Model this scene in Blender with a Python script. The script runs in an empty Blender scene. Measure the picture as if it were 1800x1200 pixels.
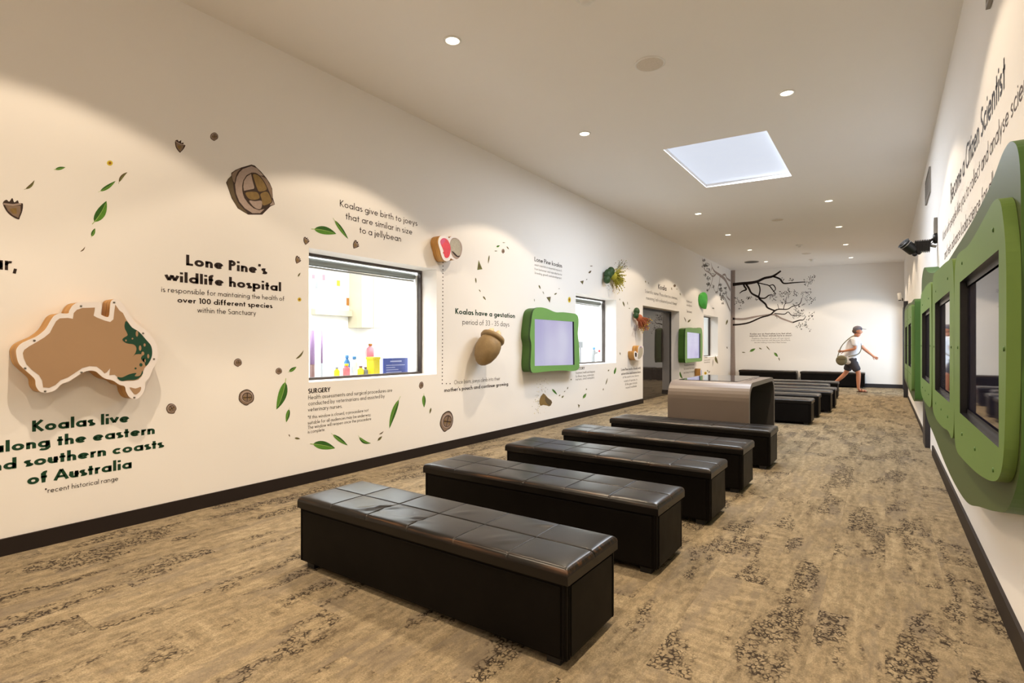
import bpy, bmesh, math, random
from mathutils import Vector, Matrix
from mathutils.geometry import tessellate_polygon
random.seed(7)
scn = bpy.context.scene
COL = scn.collection

# ------------------------------------------------------------------ camera, world, exposure
F = 940.0; CX = 900.0; HY = 607.0; VPX = 1556.0; CAMH = 1.22
TH = math.atan((VPX - CX) / F); SN, CS = math.sin(TH), math.cos(TH)
cd = bpy.data.cameras.new('camera'); cam = bpy.data.objects.new('camera', cd); COL.objects.link(cam)
cam.location = (0, 0, CAMH); cam.rotation_euler = (math.pi / 2, 0, TH)
cd.sensor_width = 36.0; cd.lens = 36.0 * F / 1800.0; cd.shift_y = (HY - 600) / 1800.0
cd.clip_start = 0.02; cd.clip_end = 200
scn.camera = cam
scn.view_settings.view_transform = 'Standard'
scn.view_settings.look = 'None'
scn.view_settings.exposure = 0.0
scn.view_settings.gamma = 1.0
scn.view_settings.use_curve_mapping = False
w = bpy.data.worlds.new('world'); scn.world = w; w.use_nodes = True
w.node_tree.nodes['Background'].inputs[0].default_value = (0.8, 0.88, 1, 1)
w.node_tree.nodes['Background'].inputs[1].default_value = 0.3
try:
    scn.cycles.use_denoising = True
    scn.cycles.max_bounces = 10; scn.cycles.diffuse_bounces = 6
    scn.cycles.sample_clamp_indirect = 4.0
except Exception:
    pass
WARM = (1.0, 0.80, 0.575)
P_WASH, P_DOWN = 101.0, 148.0      # wide cone and centre beam of every downlight
SKY_STR = 0.72                   # skylight diffuser
P_SKY, P_DOOR = 150.0, 75.0      # daylight through skylight and far glazed door
P_SURG = 300.0                    # ceiling light of the surgery behind the windows

XL, XR, YB, YF = -4.2, 0.44, 18.75, -2.2
ZC0, ZSL = 3.72, -0.0302          # ceiling height at the left wall, slope to the right
def zc(x): return ZC0 + ZSL * (x - XL)

# ------------------------------------------------------------------ colour and material helpers
def s2l(c):
    c = c / 255.0
    return c / 12.92 if c <= 0.04045 else ((c + 0.055) / 1.055) ** 2.4
def rgb(r, g, b): return (s2l(r), s2l(g), s2l(b), 1)
def new_mat(name):
    m = bpy.data.materials.new(name); m.use_nodes = True
    return m, m.node_tree, m.node_tree.nodes['Principled BSDF']
def mat(name, c, rough=0.6, spec=0.4, metal=0.0, emit=None, es=0.0, noise=0.06, nscale=8.0, bump=0.0, bscale=60.0, coat=0.0):
    m, nt, p = new_mat(name)
    p.inputs['Roughness'].default_value = rough
    p.inputs['Specular IOR Level'].default_value = spec
    p.inputs['Metallic'].default_value = metal
    p.inputs['Coat Weight'].default_value = coat
    if emit:
        p.inputs['Emission Color'].default_value = (*emit[:3], 1); p.inputs['Emission Strength'].default_value = es
    tc = nt.nodes.new('ShaderNodeTexCoord')
    n = nt.nodes.new('ShaderNodeTexNoise'); n.inputs['Scale'].default_value = nscale; n.inputs['Detail'].default_value = 4
    nt.links.new(tc.outputs['Object'], n.inputs['Vector'])
    mx = nt.nodes.new('ShaderNodeMix'); mx.data_type = 'RGBA'
    mx.inputs[6].default_value = (*[v * (1 - noise) for v in c[:3]], 1)
    mx.inputs[7].default_value = (*[min(1, v * (1 + noise)) for v in c[:3]], 1)
    nt.links.new(n.outputs['Fac'], mx.inputs[0]); nt.links.new(mx.outputs[2], p.inputs['Base Color'])
    if bump:
        n2 = nt.nodes.new('ShaderNodeTexNoise'); n2.inputs['Scale'].default_value = bscale; n2.inputs['Detail'].default_value = 3
        nt.links.new(tc.outputs['Object'], n2.inputs['Vector'])
        b = nt.nodes.new('ShaderNodeBump'); b.inputs['Strength'].default_value = bump; b.inputs['Distance'].default_value = 0.01
        nt.links.new(n2.outputs['Fac'], b.inputs['Height']); nt.links.new(b.outputs['Normal'], p.inputs['Normal'])
    return m

M = {}
M['wall'] = mat('wall_paint', (0.84, 0.82, 0.80), 0.75, 0.25, noise=0.012, nscale=1.5, bump=0.02, bscale=220)
M['ceiling'] = mat('ceiling_paint', (0.85, 0.83, 0.81), 0.85, 0.2, noise=0.015, nscale=1.2)
M['skirt'] = mat('dark_skirting', rgb(38, 31, 28), 0.55, 0.2, noise=0.1)
M['dark_trim'] = mat('dark_trim', rgb(44, 42, 46), 0.45, 0.4)
M['black'] = mat('black_plastic', rgb(22, 22, 24), 0.45, 0.5)
M['black_metal'] = mat('black_metal', rgb(26, 24, 25), 0.35, 0.5, metal=0.3)
M['white_metal'] = mat('white_powder_coat', (0.78, 0.77, 0.75), 0.4, 0.5)
M['grille'] = mat('grey_grille', rgb(214, 206, 196), 0.7, 0.3, noise=0.15, nscale=120)
M['vent'] = mat('vent_grey', rgb(150, 146, 140), 0.6, 0.3)
M['ink'] = mat('ink_brown_black', rgb(46, 34, 30), 0.7, 0.25)
M['ink_soft'] = mat('ink_soft_brown', rgb(78, 64, 56), 0.7, 0.25)
M['ink_green'] = mat('ink_dark_green', rgb(24, 62, 40), 0.7, 0.25)
M['lens'] = mat('lamp_lens', (1, 1, 1), 0.4, emit=(1.0, 0.86, 0.62), es=9.0)
M['skylight'] = mat('skylight_diffuser', (0.25, 0.27, 0.3), 0.5, emit=(0.78, 0.85, 1.0), es=SKY_STR)
M['ply_edge'] = None
M['face_white'] = mat('sign_white', (0.80, 0.76, 0.76), 0.5, 0.35, noise=0.02)
M['tan'] = mat('map_tan', rgb(164, 133, 102), 0.55, 0.35, noise=0.03)
M['map_green'] = mat('map_green', rgb(24, 66, 48), 0.55, 0.35, noise=0.08)
M['screw'] = mat('screw_steel', rgb(120, 116, 108), 0.35, 0.5, metal=0.8)
M['green'] = mat('green_laminate', rgb(98, 126, 60), 0.5, 0.3, noise=0.04, nscale=3)
M['green_left'] = mat('leaf_green_laminate', rgb(108, 156, 84), 0.42, 0.45, noise=0.04, nscale=3)
M['green_back'] = mat('olive_green_laminate', rgb(70, 84, 44), 0.5, 0.3, noise=0.05, nscale=3)
M['green_side'] = mat('dark_green_edge', rgb(62, 98, 36), 0.5, 0.4, noise=0.06, nscale=3)  # panel edges and screws; on the left housings it carries painted side shade
M['green_side_shade'] = mat('shaded_green_edge', rgb(40, 70, 26), 0.5, 0.4, noise=0.06, nscale=3)  # side shade of the left screen frames, painted in as a deeper green
M['screen_off'] = mat('dark_glass_screen', (0.02, 0.02, 0.04), 0.03, 0.85, noise=0.1)
M['screen_frame'] = mat('screen_bezel', (0.012, 0.012, 0.016), 0.25, 0.5)
M['leaf'] = mat('leaf_green', rgb(88, 138, 50), 0.7, 0.2, noise=0.25, nscale=40)
M['leaf_dark'] = mat('leaf_dark_green', rgb(54, 98, 36), 0.7, 0.2, noise=0.25, nscale=40)
M['leaf_vein'] = mat('leaf_vein', rgb(158, 186, 104), 0.7, 0.2)
M['leaf_olive'] = mat('leaf_olive', rgb(110, 112, 62), 0.7, 0.2, noise=0.25, nscale=40)
M['leaf_brown'] = mat('leaf_brown', rgb(98, 84, 62), 0.7, 0.2, noise=0.2, nscale=40)
M['nut_dark'] = mat('gumnut_outline', rgb(62, 48, 42), 0.7, 0.2, noise=0.25, nscale=60)
M['nut_mid'] = mat('gumnut_grey_brown', rgb(132, 112, 96), 0.7, 0.2, noise=0.22, nscale=45)
M['nut_light'] = mat('gumnut_pale', rgb(166, 148, 138), 0.7, 0.2, noise=0.22, nscale=60)
M['nut_gold'] = mat('gumnut_gold', rgb(132, 108, 66), 0.7, 0.2, noise=0.25, nscale=40)
M['nut_crease'] = mat('gumnut_crease', rgb(62, 48, 40), 0.7, 0.2)  # printed dark lines and gaps between the gumnut chambers
M['yellow'] = mat('blossom_yellow', rgb(206, 186, 60), 0.7, 0.2, noise=0.15, nscale=80)
M['orange_core'] = mat('blossom_core', rgb(150, 96, 30), 0.7, 0.2)
M['tree_dark'] = mat('mural_dark_brown', rgb(38, 28, 25), 0.7, 0.2, noise=0.1)
M['tree_grey'] = mat('mural_grey_brown', rgb(158, 144, 138), 0.7, 0.2, noise=0.16, nscale=20)
M['tree_leaf'] = mat('mural_leaf_grey', rgb(92, 88, 80), 0.7, 0.2, noise=0.2, nscale=20)
M['table'] = mat('taupe_laminate', rgb(110, 98, 89), 0.4, 0.4, noise=0.03, nscale=2)
M['table_edge'] = mat('grey_table_edge', rgb(120, 112, 106), 0.4, 0.5)
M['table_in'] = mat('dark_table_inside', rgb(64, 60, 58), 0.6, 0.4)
M['glass_top'] = mat('table_touch_glass', (0.03, 0.03, 0.035), 0.02, 0.7)
M['skin'] = mat('skin', rgb(188, 128, 98), 0.5, 0.4, noise=0.05)
M['hair'] = mat('grey_hair', rgb(92, 80, 72), 0.7, 0.3)
M['shirt'] = mat('white_tshirt', rgb(226, 226, 232), 0.85, 0.2, noise=0.04)
M['shorts'] = mat('charcoal_shorts', rgb(66, 64, 70), 0.85, 0.2)
M['cap'] = mat('grey_cap', rgb(112, 108, 118), 0.85, 0.2)
M['sandal'] = mat('brown_sandal', rgb(84, 52, 38), 0.6, 0.4)
M['bag'] = mat('olive_bag', rgb(112, 106, 84), 0.85, 0.2, noise=0.1)
M['white_room'] = mat('surgery_white', (0.82, 0.83, 0.83), 0.7, 0.3, noise=0.01)
M['window_frame'] = mat('window_frame_bronze', rgb(74, 66, 62), 0.4, 0.5, metal=0.4)
M['alu'] = mat('brushed_alu', rgb(170, 168, 164), 0.35, 0.5, metal=0.7)
M['blind'] = mat('blind_fabric', rgb(150, 154, 150), 0.6, 0.3)
M['cream'] = mat('cream_cabinet', rgb(176, 166, 142), 0.5, 0.4)
M['blue'] = mat('blue_notice', rgb(74, 90, 168), 0.5, 0.4)
M['pale_blue'] = mat('notice_lines', rgb(176, 186, 226), 0.5, 0.4)
M['pink'] = mat('pink_plastic', rgb(214, 110, 120), 0.5, 0.4)
M['yellow_plastic'] = mat('yellow_plastic', rgb(226, 206, 30), 0.5, 0.4)
M['grey_plastic'] = mat('grey_plastic', rgb(130, 132, 134), 0.5, 0.4)
M['purple'] = mat('mauve_plastic', rgb(150, 120, 160), 0.5, 0.4)
M['brown_plastic'] = mat('brown_plastic', rgb(110, 76, 70), 0.5, 0.4)
M['sky_blue'] = mat('blue_plastic', rgb(70, 130, 190), 0.5, 0.4)
M['red'] = mat('red_print', rgb(212, 30, 44), 0.45, 0.4, noise=0.3, nscale=30)
M['magenta'] = mat('magenta_print', rgb(196, 52, 96), 0.45, 0.4, noise=0.2, nscale=40)
M['print_grey'] = mat('grey_print', rgb(172, 164, 146), 0.5, 0.3, noise=0.25, nscale=60)
M['red_stamen'] = mat('red_stamens', rgb(162, 90, 60), 0.7, 0.2, noise=0.2, nscale=60)
M['bud_green'] = mat('bud_dark_green', rgb(42, 72, 36), 0.5, 0.4, noise=0.2, nscale=30)
M['moss'] = mat('stamen_yellow_green', rgb(158, 150, 52), 0.7, 0.2, noise=0.25, nscale=60)
M['leaf_bright'] = mat('bright_leaf_green', rgb(70, 170, 66), 0.45, 0.4, noise=0.15, nscale=20)
M['nut3d'] = mat('gumnut_sculpt', rgb(142, 118, 80), 0.55, 0.4, noise=0.3, nscale=14, bump=0.2, bscale=40)
M['nut3d_in'] = mat('gumnut_sculpt_inside', rgb(206, 184, 146), 0.6, 0.3, noise=0.12, nscale=20)
M['door_glass'] = mat('dark_door_glass', (0.035, 0.03, 0.028), 0.02, 0.6)

def glass_mat():
    m = bpy.data.materials.new('clear_glass'); m.use_nodes = True; nt = m.node_tree
    for n in list(nt.nodes): nt.nodes.remove(n)
    out = nt.nodes.new('ShaderNodeOutputMaterial')
    t = nt.nodes.new('ShaderNodeBsdfTransparent'); t.inputs[0].default_value = (0.95, 0.97, 0.96, 1)
    g = nt.nodes.new('ShaderNodeBsdfGlossy'); g.inputs['Roughness'].default_value = 0.01
    lw = nt.nodes.new('ShaderNodeLayerWeight'); pw = nt.nodes.new('ShaderNodeMath'); pw.operation = 'POWER'; pw.inputs[1].default_value = 5.0
    fr = nt.nodes.new('ShaderNodeMath'); fr.operation = 'MULTIPLY_ADD'; fr.inputs[1].default_value = 0.9; fr.inputs[2].default_value = 0.04
    nt.links.new(lw.outputs['Facing'], pw.inputs[0]); nt.links.new(pw.outputs[0], fr.inputs[0])
    mx = nt.nodes.new('ShaderNodeMixShader')
    nt.links.new(fr.outputs[0], mx.inputs[0]); nt.links.new(t.outputs[0], mx.inputs[1]); nt.links.new(g.outputs[0], mx.inputs[2])
    nt.links.new(mx.outputs[0], out.inputs[0]); return m
M['glass'] = glass_mat()

def ply_mat():
    m, nt, p = new_mat('plywood_edge')
    tc = nt.nodes.new('ShaderNodeTexCoord'); mp = nt.nodes.new('ShaderNodeMapping'); mp.inputs['Scale'].default_value = (140, 3, 3)
    n = nt.nodes.new('ShaderNodeTexNoise'); n.inputs['Scale'].default_value = 1.0; n.inputs['Detail'].default_value = 2
    r = nt.nodes.new('ShaderNodeValToRGB')
    r.color_ramp.elements[0].position = 0.35; r.color_ramp.elements[0].color = rgb(150, 104, 48)
    r.color_ramp.elements[1].position = 0.65; r.color_ramp.elements[1].color = rgb(206, 154, 78)
    nt.links.new(tc.outputs['Object'], mp.inputs[0]); nt.links.new(mp.outputs[0], n.inputs['Vector'])
    nt.links.new(n.outputs['Fac'], r.inputs[0]); nt.links.new(r.outputs[0], p.inputs['Base Color'])
    p.inputs['Roughness'].default_value = 0.5
    return m
M['ply_edge'] = ply_mat()

def screen_mat():
    m, nt, p = new_mat('lit_lavender_screen')
    tc = nt.nodes.new('ShaderNodeTexCoord')
    n = nt.nodes.new('ShaderNodeTexNoise'); n.inputs['Scale'].default_value = 1.6; n.inputs['Detail'].default_value = 1
    r = nt.nodes.new('ShaderNodeValToRGB')
    r.color_ramp.elements[0].position = 0.3; r.color_ramp.elements[0].color = rgb(190, 184, 226)
    r.color_ramp.elements[1].position = 0.7; r.color_ramp.elements[1].color = rgb(214, 214, 240)
    nt.links.new(tc.outputs['Object'], n.inputs['Vector']); nt.links.new(n.outputs['Fac'], r.inputs[0])
    nt.links.new(r.outputs[0], p.inputs['Emission Color']); p.inputs['Emission Strength'].default_value = 0.8
    p.inputs['Base Color'].default_value = (0.03, 0.03, 0.03, 1); p.inputs['Roughness'].default_value = 0.08
    return m
M['screen_on'] = screen_mat()

def carpet_mat():
    m, nt, p = new_mat('carpet_planks'); N = nt.nodes.new; L = nt.links.new
    g = N('ShaderNodeNewGeometry'); sp = N('ShaderNodeSeparateXYZ'); L(g.outputs['Position'], sp.inputs[0])
    def math_(op, a, b=None, c=None):
        n = N('ShaderNodeMath'); n.operation = op
        for i, v in enumerate((a, b, c)):
            if v is None: continue
            if isinstance(v, (int, float)): n.inputs[i].default_value = v
            else: L(v, n.inputs[i])
        return n.outputs[0]
    def comb(x, y, z=0.0):
        n = N('ShaderNodeCombineXYZ')
        for i, v in enumerate((x, y, z)):
            if isinstance(v, (int, float)): n.inputs[i].default_value = v
            else: L(v, n.inputs[i])
        return n.outputs[0]
    def noise(vec, sc, det=3, rough=0.55):
        n = N('ShaderNodeTexNoise'); n.inputs['Scale'].default_value = sc; n.inputs['Detail'].default_value = det
        n.inputs['Roughness'].default_value = rough; L(vec, n.inputs['Vector']); return n.outputs['Fac']
    def ramp(fac, stops):
        r = N('ShaderNodeValToRGB'); e = r.color_ramp.elements
        while len(e) < len(stops): e.new(0.5)
        for k, (pos, c) in enumerate(stops): e[k].position = pos; e[k].color = c
        L(fac, r.inputs[0]); return r.outputs[0]
    def mix(f, a, b, mode='MIX'):
        n = N('ShaderNodeMix'); n.data_type = 'RGBA'; n.blend_type = mode
        for i, v in ((0, f), (6, a), (7, b)):
            if isinstance(v, (int, float, tuple)): n.inputs[i].default_value = v
            else: L(v, n.inputs[i])
        return n.outputs[2]
    X, Y = sp.outputs[0], sp.outputs[1]
    col = math_('FLOOR', math_('DIVIDE', X, 0.25))
    wn = N('ShaderNodeTexWhiteNoise'); wn.noise_dimensions = '1D'; L(col, wn.inputs['W'])
    row = math_('FLOOR', math_('ADD', Y, wn.outputs['Value']))
    wn2 = N('ShaderNodeTexWhiteNoise'); wn2.noise_dimensions = '2D'; L(comb(col, row), wn2.inputs['Vector'])
    plank = wn2.outputs['Value']
    off = math_('MULTIPLY', plank, 37.0)
    st1 = noise(comb(math_('MULTIPLY', X, 17.0), math_('ADD', math_('MULTIPLY', Y, 2.4), off)), 1.0, 8, 0.72)
    st2 = noise(comb(math_('ADD', math_('MULTIPLY', X, 3.5), off), math_('MULTIPLY', Y, 19.0)), 1.0, 8, 0.72)
    crossw = math_('GREATER_THAN', math_('FRACT', math_('MULTIPLY', plank, 7.31)), 0.86)
    cx = N('ShaderNodeMix'); cx.data_type = 'FLOAT'; L(crossw, cx.inputs[0]); L(st1, cx.inputs[2]); L(st2, cx.inputs[3]); st = cx.outputs[0]
    base = ramp(st, [(0.28, rgb(114, 103, 86)), (0.45, rgb(136, 124, 103)), (0.55, rgb(147, 135, 113)), (0.72, rgb(164, 152, 129))])
    tone = ramp(plank, [(0.0, (0.88, 0.87, 0.86, 1)), (0.5, (0.95, 0.94, 0.92, 1)), (1.0, (1.03, 1.02, 1.0, 1))])
    base = mix(1.0, base, tone, 'MULTIPLY')
    fine = noise(comb(X, Y), 160.0, 2)
    base = mix(1.0, base, ramp(fine, [(0.3, (0.72, 0.70, 0.68, 1)), (0.7, (1.12, 1.11, 1.1, 1))]), 'MULTIPLY')
    mo = noise(comb(math_('MULTIPLY', X, 26.0), math_('ADD', math_('MULTIPLY', Y, 15.0), off)), 1.0, 6, 0.75)
    base = mix(1.0, base, ramp(mo, [(0.42, (0.80, 0.79, 0.78, 1)), (0.50, (0.97, 0.96, 0.95, 1)), (0.53, (1.12, 1.11, 1.09, 1))]), 'MULTIPLY')
    # worn blotches of a greyer tone
    bl = noise(comb(math_('MULTIPLY', X, 5.0), math_('ADD', math_('MULTIPLY', Y, 1.5), off)), 1.0, 6, 0.7)
    base = mix(math_('MULTIPLY', ramp(bl, [(0.52, (0, 0, 0, 1)), (0.60, (1, 1, 1, 1))]), 0.55), base, rgb(112, 102, 90))
    # crackle patches
    vec = comb(X, math_('MULTIPLY', Y, 0.75))
    nd = N('ShaderNodeTexNoise'); nd.inputs['Scale'].default_value = 14.0; L(vec, nd.inputs['Vector'])
    av = N('ShaderNodeVectorMath'); av.operation = 'MULTIPLY_ADD'; L(nd.outputs['Color'], av.inputs[0]); av.inputs[1].default_value = (0.03, 0.03, 0); L(vec, av.inputs[2])
    vo = N('ShaderNodeTexVoronoi'); vo.feature = 'DISTANCE_TO_EDGE'; vo.inputs['Scale'].default_value = 62.0; L(av.outputs[0], vo.inputs['Vector'])
    edge = ramp(vo.outputs['Distance'], [(0.08, (1, 1, 1, 1)), (0.20, (0, 0, 0, 1))])
    pm = noise(comb(math_('MULTIPLY', X, 4.2), math_('ADD', math_('MULTIPLY', Y, 1.25), math_('MULTIPLY', plank, 11.0))), 1.0, 4, 0.6)
    patch = ramp(pm, [(0.515, (0, 0, 0, 1)), (0.57, (1, 1, 1, 1))])
    brk = ramp(noise(comb(X, Y), 30.0, 2), [(0.40, (0, 0, 0, 1)), (0.52, (1, 1, 1, 1))])
    msk = math_('MULTIPLY', math_('MULTIPLY', edge, patch), brk)
    base = mix(math_('MULTIPLY', msk, 0.9), base, rgb(34, 27, 24))
    L(base, p.inputs['Base Color']); p.inputs['Roughness'].default_value = 0.95; p.inputs['Specular IOR Level'].default_value = 0.1
    b = N('ShaderNodeBump'); b.inputs['Strength'].default_value = 0.35; b.inputs['Distance'].default_value = 0.004
    L(noise(comb(X, Y), 220.0, 3), b.inputs['Height']); L(b.outputs['Normal'], p.inputs['Normal'])
    return m
M['carpet'] = carpet_mat()

def leather_mat(top):
    m, nt, p = new_mat('black_leather_top' if top else 'black_leather'); N = nt.nodes.new; L = nt.links.new
    tc = N('ShaderNodeTexCoord'); oi = N('ShaderNodeObjectInfo')
    ad = N('ShaderNodeVectorMath'); ad.operation = 'ADD'
    sc = N('ShaderNodeVectorMath'); sc.operation = 'SCALE'; sc.inputs[0].default_value = (1, 1, 1)
    rm = N('ShaderNodeMath'); rm.operation = 'MULTIPLY'; L(oi.outputs['Random'], rm.inputs[0]); rm.inputs[1].default_value = 30.0
    L(rm.outputs[0], sc.inputs['Scale']); L(tc.outputs['Object'], ad.inputs[0]); L(sc.outputs[0], ad.inputs[1])
    n = N('ShaderNodeTexNoise'); n.inputs['Scale'].default_value = 5.0; n.inputs['Detail'].default_value = 5; L(ad.outputs[0], n.inputs['Vector'])
    r = N('ShaderNodeValToRGB')
    r.color_ramp.elements[0].position = 0.3; r.color_ramp.elements[0].color = (0.004, 0.0033, 0.003, 1)
    r.color_ramp.elements[1].position = 0.75; r.color_ramp.elements[1].color = (0.009, 0.0072, 0.0062, 1) if top else (0.006, 0.005, 0.0045, 1)
    L(n.outputs['Fac'], r.inputs[0]); colr = r.outputs[0]
    if top:   # scuffed brown along the front and right edges of the lid
        sp = N('ShaderNodeSeparateXYZ'); L(tc.outputs['Object'], sp.inputs[0])
        mr = N('ShaderNodeMapRange'); L(sp.outputs[1], mr.inputs[0]); mr.inputs[1].default_value = 0.020; mr.inputs[2].default_value = 0.008
        mr2 = N('ShaderNodeMapRange'); L(sp.outputs[0], mr2.inputs[0]); mr2.inputs[1].default_value = 1.680; mr2.inputs[2].default_value = 1.692
        mz = N('ShaderNodeMapRange'); L(sp.outputs[2], mz.inputs[0]); mz.inputs[1].default_value = 0.362; mz.inputs[2].default_value = 0.378
        mxm = N('ShaderNodeMath'); mxm.operation = 'MAXIMUM'; L(mr.outputs[0], mxm.inputs[0]); L(mr2.outputs[0], mxm.inputs[1])
        mm = N('ShaderNodeMath'); mm.operation = 'MULTIPLY'; L(mxm.outputs[0], mm.inputs[0]); L(mz.outputs[0], mm.inputs[1])
        mpp = N('ShaderNodeMapping'); mpp.inputs['Scale'].default_value = (2.6, 70, 40); L(ad.outputs[0], mpp.inputs[0])
        n3 = N('ShaderNodeTexNoise'); n3.inputs['Scale'].default_value = 1.3; n3.inputs['Detail'].default_value = 5; L(mpp.outputs[0], n3.inputs['Vector'])
        r3 = N('ShaderNodeValToRGB'); r3.color_ramp.elements[0].position = 0.50; r3.color_ramp.elements[1].position = 0.72; L(n3.outputs['Fac'], r3.inputs[0])
        m3 = N('ShaderNodeMath'); m3.operation = 'MULTIPLY'; L(mm.outputs[0], m3.inputs[0]); m3.use_clamp = True; L(r3.outputs[0], m3.inputs[1])
        m4 = N('ShaderNodeMath'); m4.operation = 'MULTIPLY'; L(m3.outputs[0], m4.inputs[0]); m4.inputs[1].default_value = 0.5
        mx = N('ShaderNodeMix'); mx.data_type = 'RGBA'; L(m4.outputs[0], mx.inputs[0]); L(colr, mx.inputs[6]); mx.inputs[7].default_value = rgb(128, 88, 56)
        colr = mx.outputs[2]
    L(colr, p.inputs['Base Color'])
    n2 = N('ShaderNodeTexNoise'); n2.inputs['Scale'].default_value = 9.0; n2.inputs['Detail'].default_value = 3; L(ad.outputs[0], n2.inputs['Vector'])
    rr = N('ShaderNodeMapRange'); L(n2.outputs['Fac'], rr.inputs[0])
    rr.inputs[3].default_value = 0.25 if top else 0.36; rr.inputs[4].default_value = 0.34 if top else 0.5
    L(rr.outputs[0], p.inputs['Roughness'])
    p.inputs['Specular IOR Level'].default_value = 0.30 if top else 0.08
    if top:   # stitched seams between the six by two squares: matt thread lines
        def mt(op, a, b=None):
            q = N('ShaderNodeMath'); q.operation = op
            for i, v in enumerate((a, b)):
                if v is None: continue
                if isinstance(v, (int, float)): q.inputs[i].default_value = v
                else: L(v, q.inputs[i])
            return q.outputs[0]
        inner = mt('MULTIPLY', mt('MULTIPLY', mt('GREATER_THAN', sp.outputs[0], 0.04), mt('LESS_THAN', sp.outputs[0], 1.66)), mt('GREATER_THAN', sp.outputs[1], 0.016))
        half = mt('LESS_THAN', mt('ABSOLUTE', mt('SUBTRACT', mt('FRACT', mt('ADD', mt('MULTIPLY', sp.outputs[0], 6 / 1.70), 0.5)), 0.5)), 0.018)
        ym = mt('LESS_THAN', mt('ABSOLUTE', mt('SUBTRACT', sp.outputs[1], 0.225)), 0.005)
        seam = mt('MAXIMUM', mt('MULTIPLY', half, inner), mt('MULTIPLY', ym, inner))
        L(mt('MULTIPLY', mt('SUBTRACT', 1.0, mt('MULTIPLY', seam, 0.65)), 0.30), p.inputs['Specular IOR Level'])
    b = N('ShaderNodeBump'); b.inputs['Strength'].default_value = 0.05 if top else 0.1; b.inputs['Distance'].default_value = 0.006
    n4 = N('ShaderNodeTexNoise'); n4.inputs['Scale'].default_value = 7.0 if top else 5.0; n4.inputs['Detail'].default_value = 4; L(ad.outputs[0], n4.inputs['Vector'])
    L(n4.outputs['Fac'], b.inputs['Height']); L(b.outputs['Normal'], p.inputs['Normal'])
    return m
M['leather'] = leather_mat(False); M['leather_top'] = leather_mat(True)

# ------------------------------------------------------------------ object helpers
class MB:
    def __init__(s): s.v = []; s.f = []; s.mi = []; s.mats = []; s.sm = []
    def m(s, name):
        if name not in s.mats: s.mats.append(name)
        return s.mats.index(name)
    def face(s, pts, mname, smooth=False):
        b = len(s.v); s.v += [tuple(p) for p in pts]; s.f.append(tuple(range(b, b + len(pts)))); s.mi.append(s.m(mname)); s.sm.append(smooth)
    def raw(s, verts, faces, mname, smooth=False):
        b = len(s.v); s.v += [tuple(p) for p in verts]; k = s.m(mname)
        for f in faces: s.f.append(tuple(b + i for i in f)); s.mi.append(k); s.sm.append(smooth)
    def box(s, x0, x1, y0, y1, z0, z1, mname):
        v = [(x0, y0, z0), (x1, y0, z0), (x1, y1, z0), (x0, y1, z0), (x0, y0, z1), (x1, y0, z1), (x1, y1, z1), (x0, y1, z1)]
        s.raw(v, [(0, 3, 2, 1), (4, 5, 6, 7), (0, 1, 5, 4), (1, 2, 6, 5), (2, 3, 7, 6), (3, 0, 4, 7)], mname)
    def tube(s, pts, rad, mname, n=8, caps=True, flat=None):
        pts = [Vector(p) for p in pts]
        if isinstance(rad, (int, float)): rad = [rad] * len(pts)
        rings = []; up = Vector((0.13, 0.31, 0.94))
        for i, p in enumerate(pts):
            d = (pts[min(i + 1, len(pts) - 1)] - pts[max(i - 1, 0)]).normalized()
            a = d.cross(up)
            if a.length < 1e-3: a = d.cross(Vector((1, 0, 0)))
            a.normalize(); b = d.cross(a)
            rings.append([p + (a * math.cos(2 * math.pi * k / n) + b * math.sin(2 * math.pi * k / n)) * rad[i] for k in range(n)])
        vs = [q for r in rings for q in r]; fs = []
        for i in range(len(rings) - 1):
            for k in range(n):
                fs.append((i * n + k, i * n + (k + 1) % n, (i + 1) * n + (k + 1) % n, (i + 1) * n + k))
        if caps: fs.append(tuple(range(n - 1, -1, -1))); fs.append(tuple((len(rings) - 1) * n + k for k in range(n)))
        s.raw(vs, fs, mname, True)
    def lathe(s, prof, base, axis, mname, n=24, side=None):
        base = Vector(base); ax = Vector(axis).normalized()
        a = ax.orthogonal().normalized(); b = ax.cross(a)
        vs = []; fs = []
        for (r, h) in prof:
            for k in range(n):
                t = 2 * math.pi * k / n
                vs.append(base + ax * h + (a * math.cos(t) + b * math.sin(t)) * r)
        for i in range(len(prof) - 1):
            for k in range(n):
                fs.append((i * n + k, i * n + (k + 1) % n, (i + 1) * n + (k + 1) % n, (i + 1) * n + k))
        s.raw(vs, fs, mname, True)
    def blob(s, c, r, mname, R=None, n=12):
        prof = []; c = Vector(c); vs = []; fs = []
        for i in range(n // 2 + 1):
            ph = math.pi * i / (n // 2)
            for k in range(n):
                t = 2 * math.pi * k / n
                p = Vector((r[0] * math.sin(ph) * math.cos(t), r[1] * math.sin(ph) * math.sin(t), r[2] * math.cos(ph)))
                if R: p = R @ p
                vs.append(c + p)
        for i in range(n // 2):
            for k in range(n):
                fs.append((i * n + k, (i + 1) * n + k, (i + 1) * n + (k + 1) % n, i * n + (k + 1) % n))
        s.raw(vs, fs, mname, True)
    def build(s, name, parent=None, origin=None, bevel=0.0):
        me = bpy.data.meshes.new(name)
        o0 = Vector(origin) if origin else Vector((0, 0, 0))
        me.from_pydata([tuple(Vector(v) - o0) for v in s.v], [], s.f)
        for mn in s.mats: me.materials.append(M[mn])
        me.polygons.foreach_set('material_index', s.mi); me.polygons.foreach_set('use_smooth', s.sm); me.update()
        o = bpy.data.objects.new(name, me); COL.objects.link(o)
        if origin: o.location = o0
        if parent: o.parent = parent
        if bevel:
            bv = o.modifiers.new('bevel', 'BEVEL'); bv.width = bevel; bv.segments = 2; bv.limit_method = 'ANGLE'
        return o

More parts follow.
